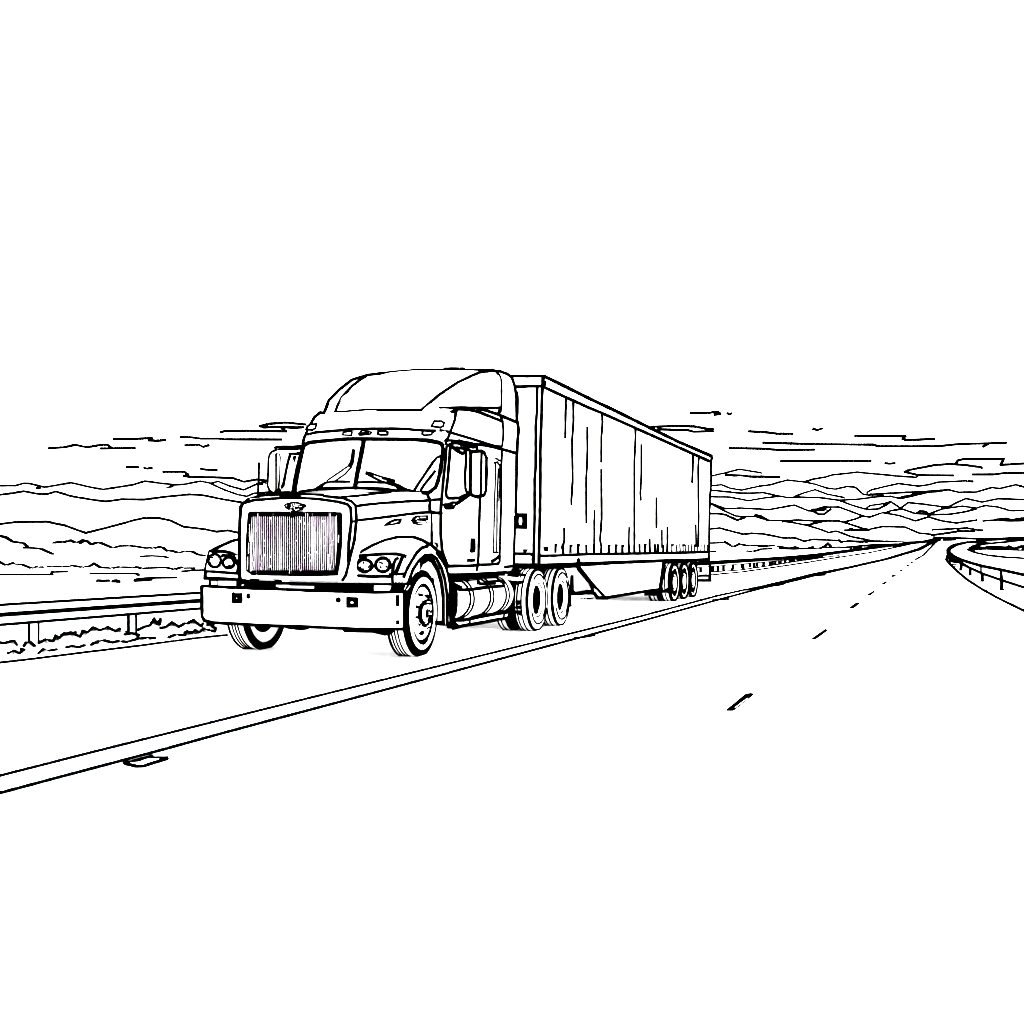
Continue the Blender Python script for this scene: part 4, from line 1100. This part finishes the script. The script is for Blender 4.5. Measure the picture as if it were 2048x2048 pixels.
# ================================================================== THE TRAILER
VT0, VT1 = -7.86, -5.34
UF, UR = 12.46, 24.95
trailer = empty('semi_trailer', W(20.9, (VT0 + VT1) / 2, 0), 'long white box semi trailer with ribbed side wall hitched behind the tractor', 'trailer')
bx = MB()
bx.box(UF, UR, VT0, VT1, 1.07, 4.05, WH)
sv_ = onV(VT1 + .003)
fr_ = onU(UF - .003)
strokes(bx, 'R6', [([(268, 127), (430, 207), (600, 292), (820, 396), (1050, 510), (1300, 632), (1555, 742)], 5), ([(255, 207), (330, 242), (430, 288), (600, 365), (720, 415), (965, 525), (1200, 630), (1400, 720), (1545, 785)], 4.3), ([(1556, 742), (1558, 768), (1545, 785)], 4), ([(1548, 790), (1550, 980), (1540, 1050), (1535, 1300), (1532, 1540)], 5),
                   ([(250, 207), (245, 400), (235, 700), (235, 930), (232, 1200), (225, 1400), (224, 1565)], 5), ([(232, 1513), (330, 1512), (450, 1507), (620, 1500), (870, 1497), (1200, 1492), (1400, 1487), (1530, 1482)], 4), ([(190, 1590), (400, 1588), (620, 1580), (820, 1568), (1000, 1560), (1180, 1552), (1535, 1540)], 4.4),
                   ([(258, 150), (256, 205)], 4), ([(270, 165), (272, 185), (265, 198)], 4)], sv_)
ribs = [[(430, 292), (427, 420), (425, 600)], [(487, 315), (488, 480), (478, 620), (482, 930), (472, 1080), (473, 1118)], [(595, 525), (596, 700), (586, 950), (588, 1258)], [(708, 415), (712, 480), (703, 600), (703, 786)], [(703, 850), (705, 1230), (693, 1390), (703, 1440), (700, 1500)], [(653, 1165), (648, 1250), (648, 1400), (650, 1480)],
        [(417, 1300), (418, 1390), (408, 1440), (405, 1490)], [(965, 530), (967, 590), (958, 780), (958, 1380), (957, 1470)], [(1012, 657), (1012, 880), (1004, 1030), (1008, 1080)], [(1128, 1067), (1128, 1297)], [(918, 1293), (915, 1440)], [(1213, 1292), (1213, 1470)], [(1170, 1318), (1172, 1450)], [(1075, 1385), (1075, 1470)], [(1410, 728), (1408, 850), (1403, 942)], [(1456, 745), (1450, 830), (1453, 1200), (1452, 1440)], [(1432, 1275), (1435, 1440)]]
for s in ribs: stroke(bx, 'R6', s, sv_, 3.6 if s[0][0] not in (918, 1170, 1432, 653) else 2.2, ex=EXTRA + 1.1)
rv = random.Random(4)
for i, x in enumerate([350, 405, 465, 525, 587, 645, 760, 815, 865, 915, 957, 997, 1040, 1075, 1115, 1140, 1182, 1212, 1250, 1285, 1310, 1335, 1355, 1378, 1400, 1422, 1448, 1475, 1500, 1522]):
    y0 = 1430 + rv.uniform(-4, 6); y1 = 1488 - (x - 350) * .012 + rv.uniform(-4, 2)
    stroke(bx, 'R6', [(x, y0), (x + rv.uniform(-3, 3), y1)], sv_, (4.0 if x < 1240 else 2.2) * rv.uniform(.8, 1.25), ex=EXTRA + 1.2 if x < 1240 else 2.6)
    if i in (0, 2, 3, 6, 7, 8, 12, 18, 21): stroke(bx, 'R6', [(x - 3, y0 + 2), (x + 9, y0 + 1)], sv_, 3)
patch(bx, 'R6', [(256, 1440), (300, 1440), (300, 1470), (290, 1482), (268, 1482), (258, 1468)], sv_, EV * -.01, BK)
patch(bx, 'R6', [(388, 1438), (408, 1430), (412, 1490), (398, 1470)], sv_, EV * -.01, BK)
# front wall
strokes(bx, 'R4', [([(755, 147), (1035, 147)], 4), ([(795, 246), (860, 246), (900, 240), (1030, 240)], [4.6, 3.6]), ([(1036, 150), (1034, 240)], 4), ([(985, 246), (983, 470), (972, 600), (972, 980), (962, 1100), (962, 1450), (955, 1700), (952, 1890)], 3.8), ([(785, 1782), (920, 1782), (950, 1795)], 3.8), ([(952, 1800), (945, 1835), (950, 1885)], 3.6)], fr_)
patch(bx, 'R4', [(848, 1740), (902, 1740), (895, 1760), (875, 1775), (860, 1772)], fr_, ED * .01, BK)
bx.build('box', trailer)
mb = MB(); patch(mb, 'R4', [(778, 1408), (884, 1408), (884, 1554), (780, 1554)], onU(UF - .06), ED * .055, BK); patch(mb, 'R4', ell(832, 1482, 14, 36, 14), onU(UF - .065), ED * .004, WH); mb.build('service_plate', trailer)
mb = MB(); patch(mb, 'R6', [(525, 1545), (536, 1528), (548, 1545), (548, 1568), (526, 1568)], onV(VT1 + .03), EV * -.03, BK); mb.build('side_marker', trailer)
# under frame, dark
mb = MB()
mb.box(UF + .1, UR - .1, -7.0, -6.2, .98, 1.068, BK)
patch(mb, 'R5', [(1080, 185), (1300, 183), (1350, 192), (1400, 182), (1640, 172), (1800, 172), (1932, 190), (1960, 235), (1900, 232), (1690, 235), (1600, 245), (1340, 245), (1150, 245), (1120, 300), (1080, 300), (1060, 290), (1095, 235)], onV(-5.37), EV * -.04, BK)
patch(mb, 'B5', [(1235, 262), (1330, 245), (1650, 235), (1640, 262), (1600, 285), (1585, 700), (1548, 700), (1545, 290), (1500, 285), (1480, 330), (1470, 560), (1452, 560), (1440, 340), (1410, 285), (1380, 285), (1350, 330), (1335, 380), (1325, 300), (1275, 300)], onV(-5.68), EV * -.04, BK)
mb.build('underframe', trailer)
# side skirt
mb = MB()
patch(mb, 'B5', [(240, 318), (1235, 268), (1195, 596), (1130, 612), (570, 700)], onV(-5.36), EV * -.04, WH)
patch(mb, 'B5', [(180, 288), (250, 318), (330, 415), (400, 510), (570, 695), (545, 700), (410, 575), (425, 660), (385, 600), (350, 520), (220, 370)], onV(-5.355), EV * -.02, BK)
patch(mb, 'B5', [(1232, 268), (1282, 300), (1240, 560), (1250, 600), (1200, 606), (1185, 590), (1205, 470)], onV(-5.355), EV * -.02, BK)
strokes(mb, 'B5', [([(560, 695), (700, 672), (850, 648), (1000, 625), (1180, 600)], 4.2), ([(420, 650), (455, 698), (565, 698)], 5), ([(420, 570), (450, 590), (540, 690)], 3)], onV(-5.352))
patch(mb, 'B5', [(412, 570), (440, 580), (522, 680), (515, 688), (465, 688), (430, 640)], onV(-5.356), EV * -.02, WH)
patch(mb, 'B5', [(1040, 640), (1180, 615), (1180, 675), (1040, 675)], onV(-5.5), EV * -.05, BK)
mb.build('side_skirt', trailer)
mb = MB()
patch(mb, 'B5', [(130, 435), (150, 422), (167, 424), (170, 605), (200, 630), (380, 604), (430, 600), (430, 664), (300, 662), (245, 672), (130, 672)], onV(-5.45), EV * -.1, BK)
mb.build('landing_gear', trailer)
mb = MB(); patch(mb, 'B5', [(85, 335), (222, 345), (420, 590), (440, 664), (410, 690), (230, 704), (175, 700), (85, 664)], onV(-5.58), EV * -.3, WH); mb.build('cover_panel', trailer)  # plain white panel added to cover the far wheels
for u in (20.95, 21.95, 22.95):
    wheel(trailer, u, -5.37, .47, TH, 'trailer' if u < 21 else 'trailer_dark', 1, .26)
    wheel(trailer, u, -5.68, .47, TH, 'trailer', 1, .27)
    wheel(trailer, u, -7.83, .47, TH, 'trailer', -1, .26)
mb = MB(); mb.box(20.88, 21.02, -7.6, -5.6, .40, .54, BK); mb.box(21.88, 22.02, -7.6, -5.6, .40, .54, BK); mb.box(22.88, 23.02, -7.6, -5.6, .40, .54, BK); mb.build('axle', trailer)
mb = MB()
patch(mb, 'B5', [(1235, 590), (1262, 605), (1328, 570), (1328, 640), (1225, 640), (1215, 610)], onV(-5.4), EV * -.04, BK)
mb.build('mud_flap', trailer)
mb = MB()                                            # rear underride guard
gU = onU(UR - .05)
patch(mb, 'B5', [(1650, 440), (1690, 412), (1770, 410), (1795, 430), (1795, 470), (1800, 492), (1648, 492)], gU, ED * .06, BK)
patch(mb, 'B5', [(1655, 448), (1788, 448), (1788, 470), (1655, 470)], onU(UR - .055), ED * .004, WH)
patch(mb, 'B5', [(1690, 235), (1780, 225), (1795, 270), (1760, 290), (1715, 300), (1690, 285)], gU, ED * .06, BK)
strokes(mb, 'B5', [([(1810, 290), (1808, 490)], 3.4), ([(1640, 490), (1820, 490)], 3.6), ([(1640, 250), (1640, 380), (1645, 440)], 3)], gU)
mb.build('rear_guard', trailer)

# ------------------------------------------------------------------ light, sky, camera
SUN_EL, SUN_AZ = math.radians(75), math.radians(60)
world = bpy.data.worlds.new('World'); scene.world = world; world.use_nodes = True
nt = world.node_tree
sky = nt.nodes.new('ShaderNodeTexSky'); sky.sky_type = 'NISHITA'; sky.sun_disc = False
sky.sun_elevation = SUN_EL; sky.sun_rotation = SUN_AZ; sky.air_density = .6; sky.dust_density = 4; sky.ozone_density = .5
hs_ = nt.nodes.new('ShaderNodeHueSaturation'); hs_.inputs['Saturation'].default_value = .08
nt.links.new(sky.outputs['Color'], hs_.inputs['Color'])
nt.links.new(hs_.outputs['Color'], nt.nodes['Background'].inputs['Color'])
nt.nodes['Background'].inputs['Strength'].default_value = .15
sd = bpy.data.lights.new('sun', 'SUN'); sd.energy = .5; sd.angle = math.radians(20); sd.color = (1, .97, .93)
so = bpy.data.objects.new('sun', sd); COL.objects.link(so)
dirv = Vector((math.sin(SUN_AZ) * math.cos(SUN_EL), math.cos(SUN_AZ) * math.cos(SUN_EL), math.sin(SUN_EL)))
so.rotation_euler = dirv.to_track_quat('Z', 'Y').to_euler(); so.location = (0, -10, 30)

cd = bpy.data.cameras.new('camera'); cam = bpy.data.objects.new('camera', cd); COL.objects.link(cam)
cam.location = EYE; cam.rotation_euler = (math.radians(90), 0, 0)
cd.sensor_width = 36; cd.lens = 36 * F / 2048; cd.shift_y = (HY - 1024) / 2048; cd.clip_start = .1; cd.clip_end = 20000
scene.camera = cam
vs = scene.view_settings
vs.view_transform = 'Standard'; vs.look = 'None'; vs.gamma = 1; vs.exposure = 4.2; vs.use_curve_mapping = False
scene.cycles.pixel_filter_type = 'BLACKMAN_HARRIS'; scene.cycles.filter_width = 1.1
scene.cycles.max_bounces = 8; scene.cycles.diffuse_bounces = 6
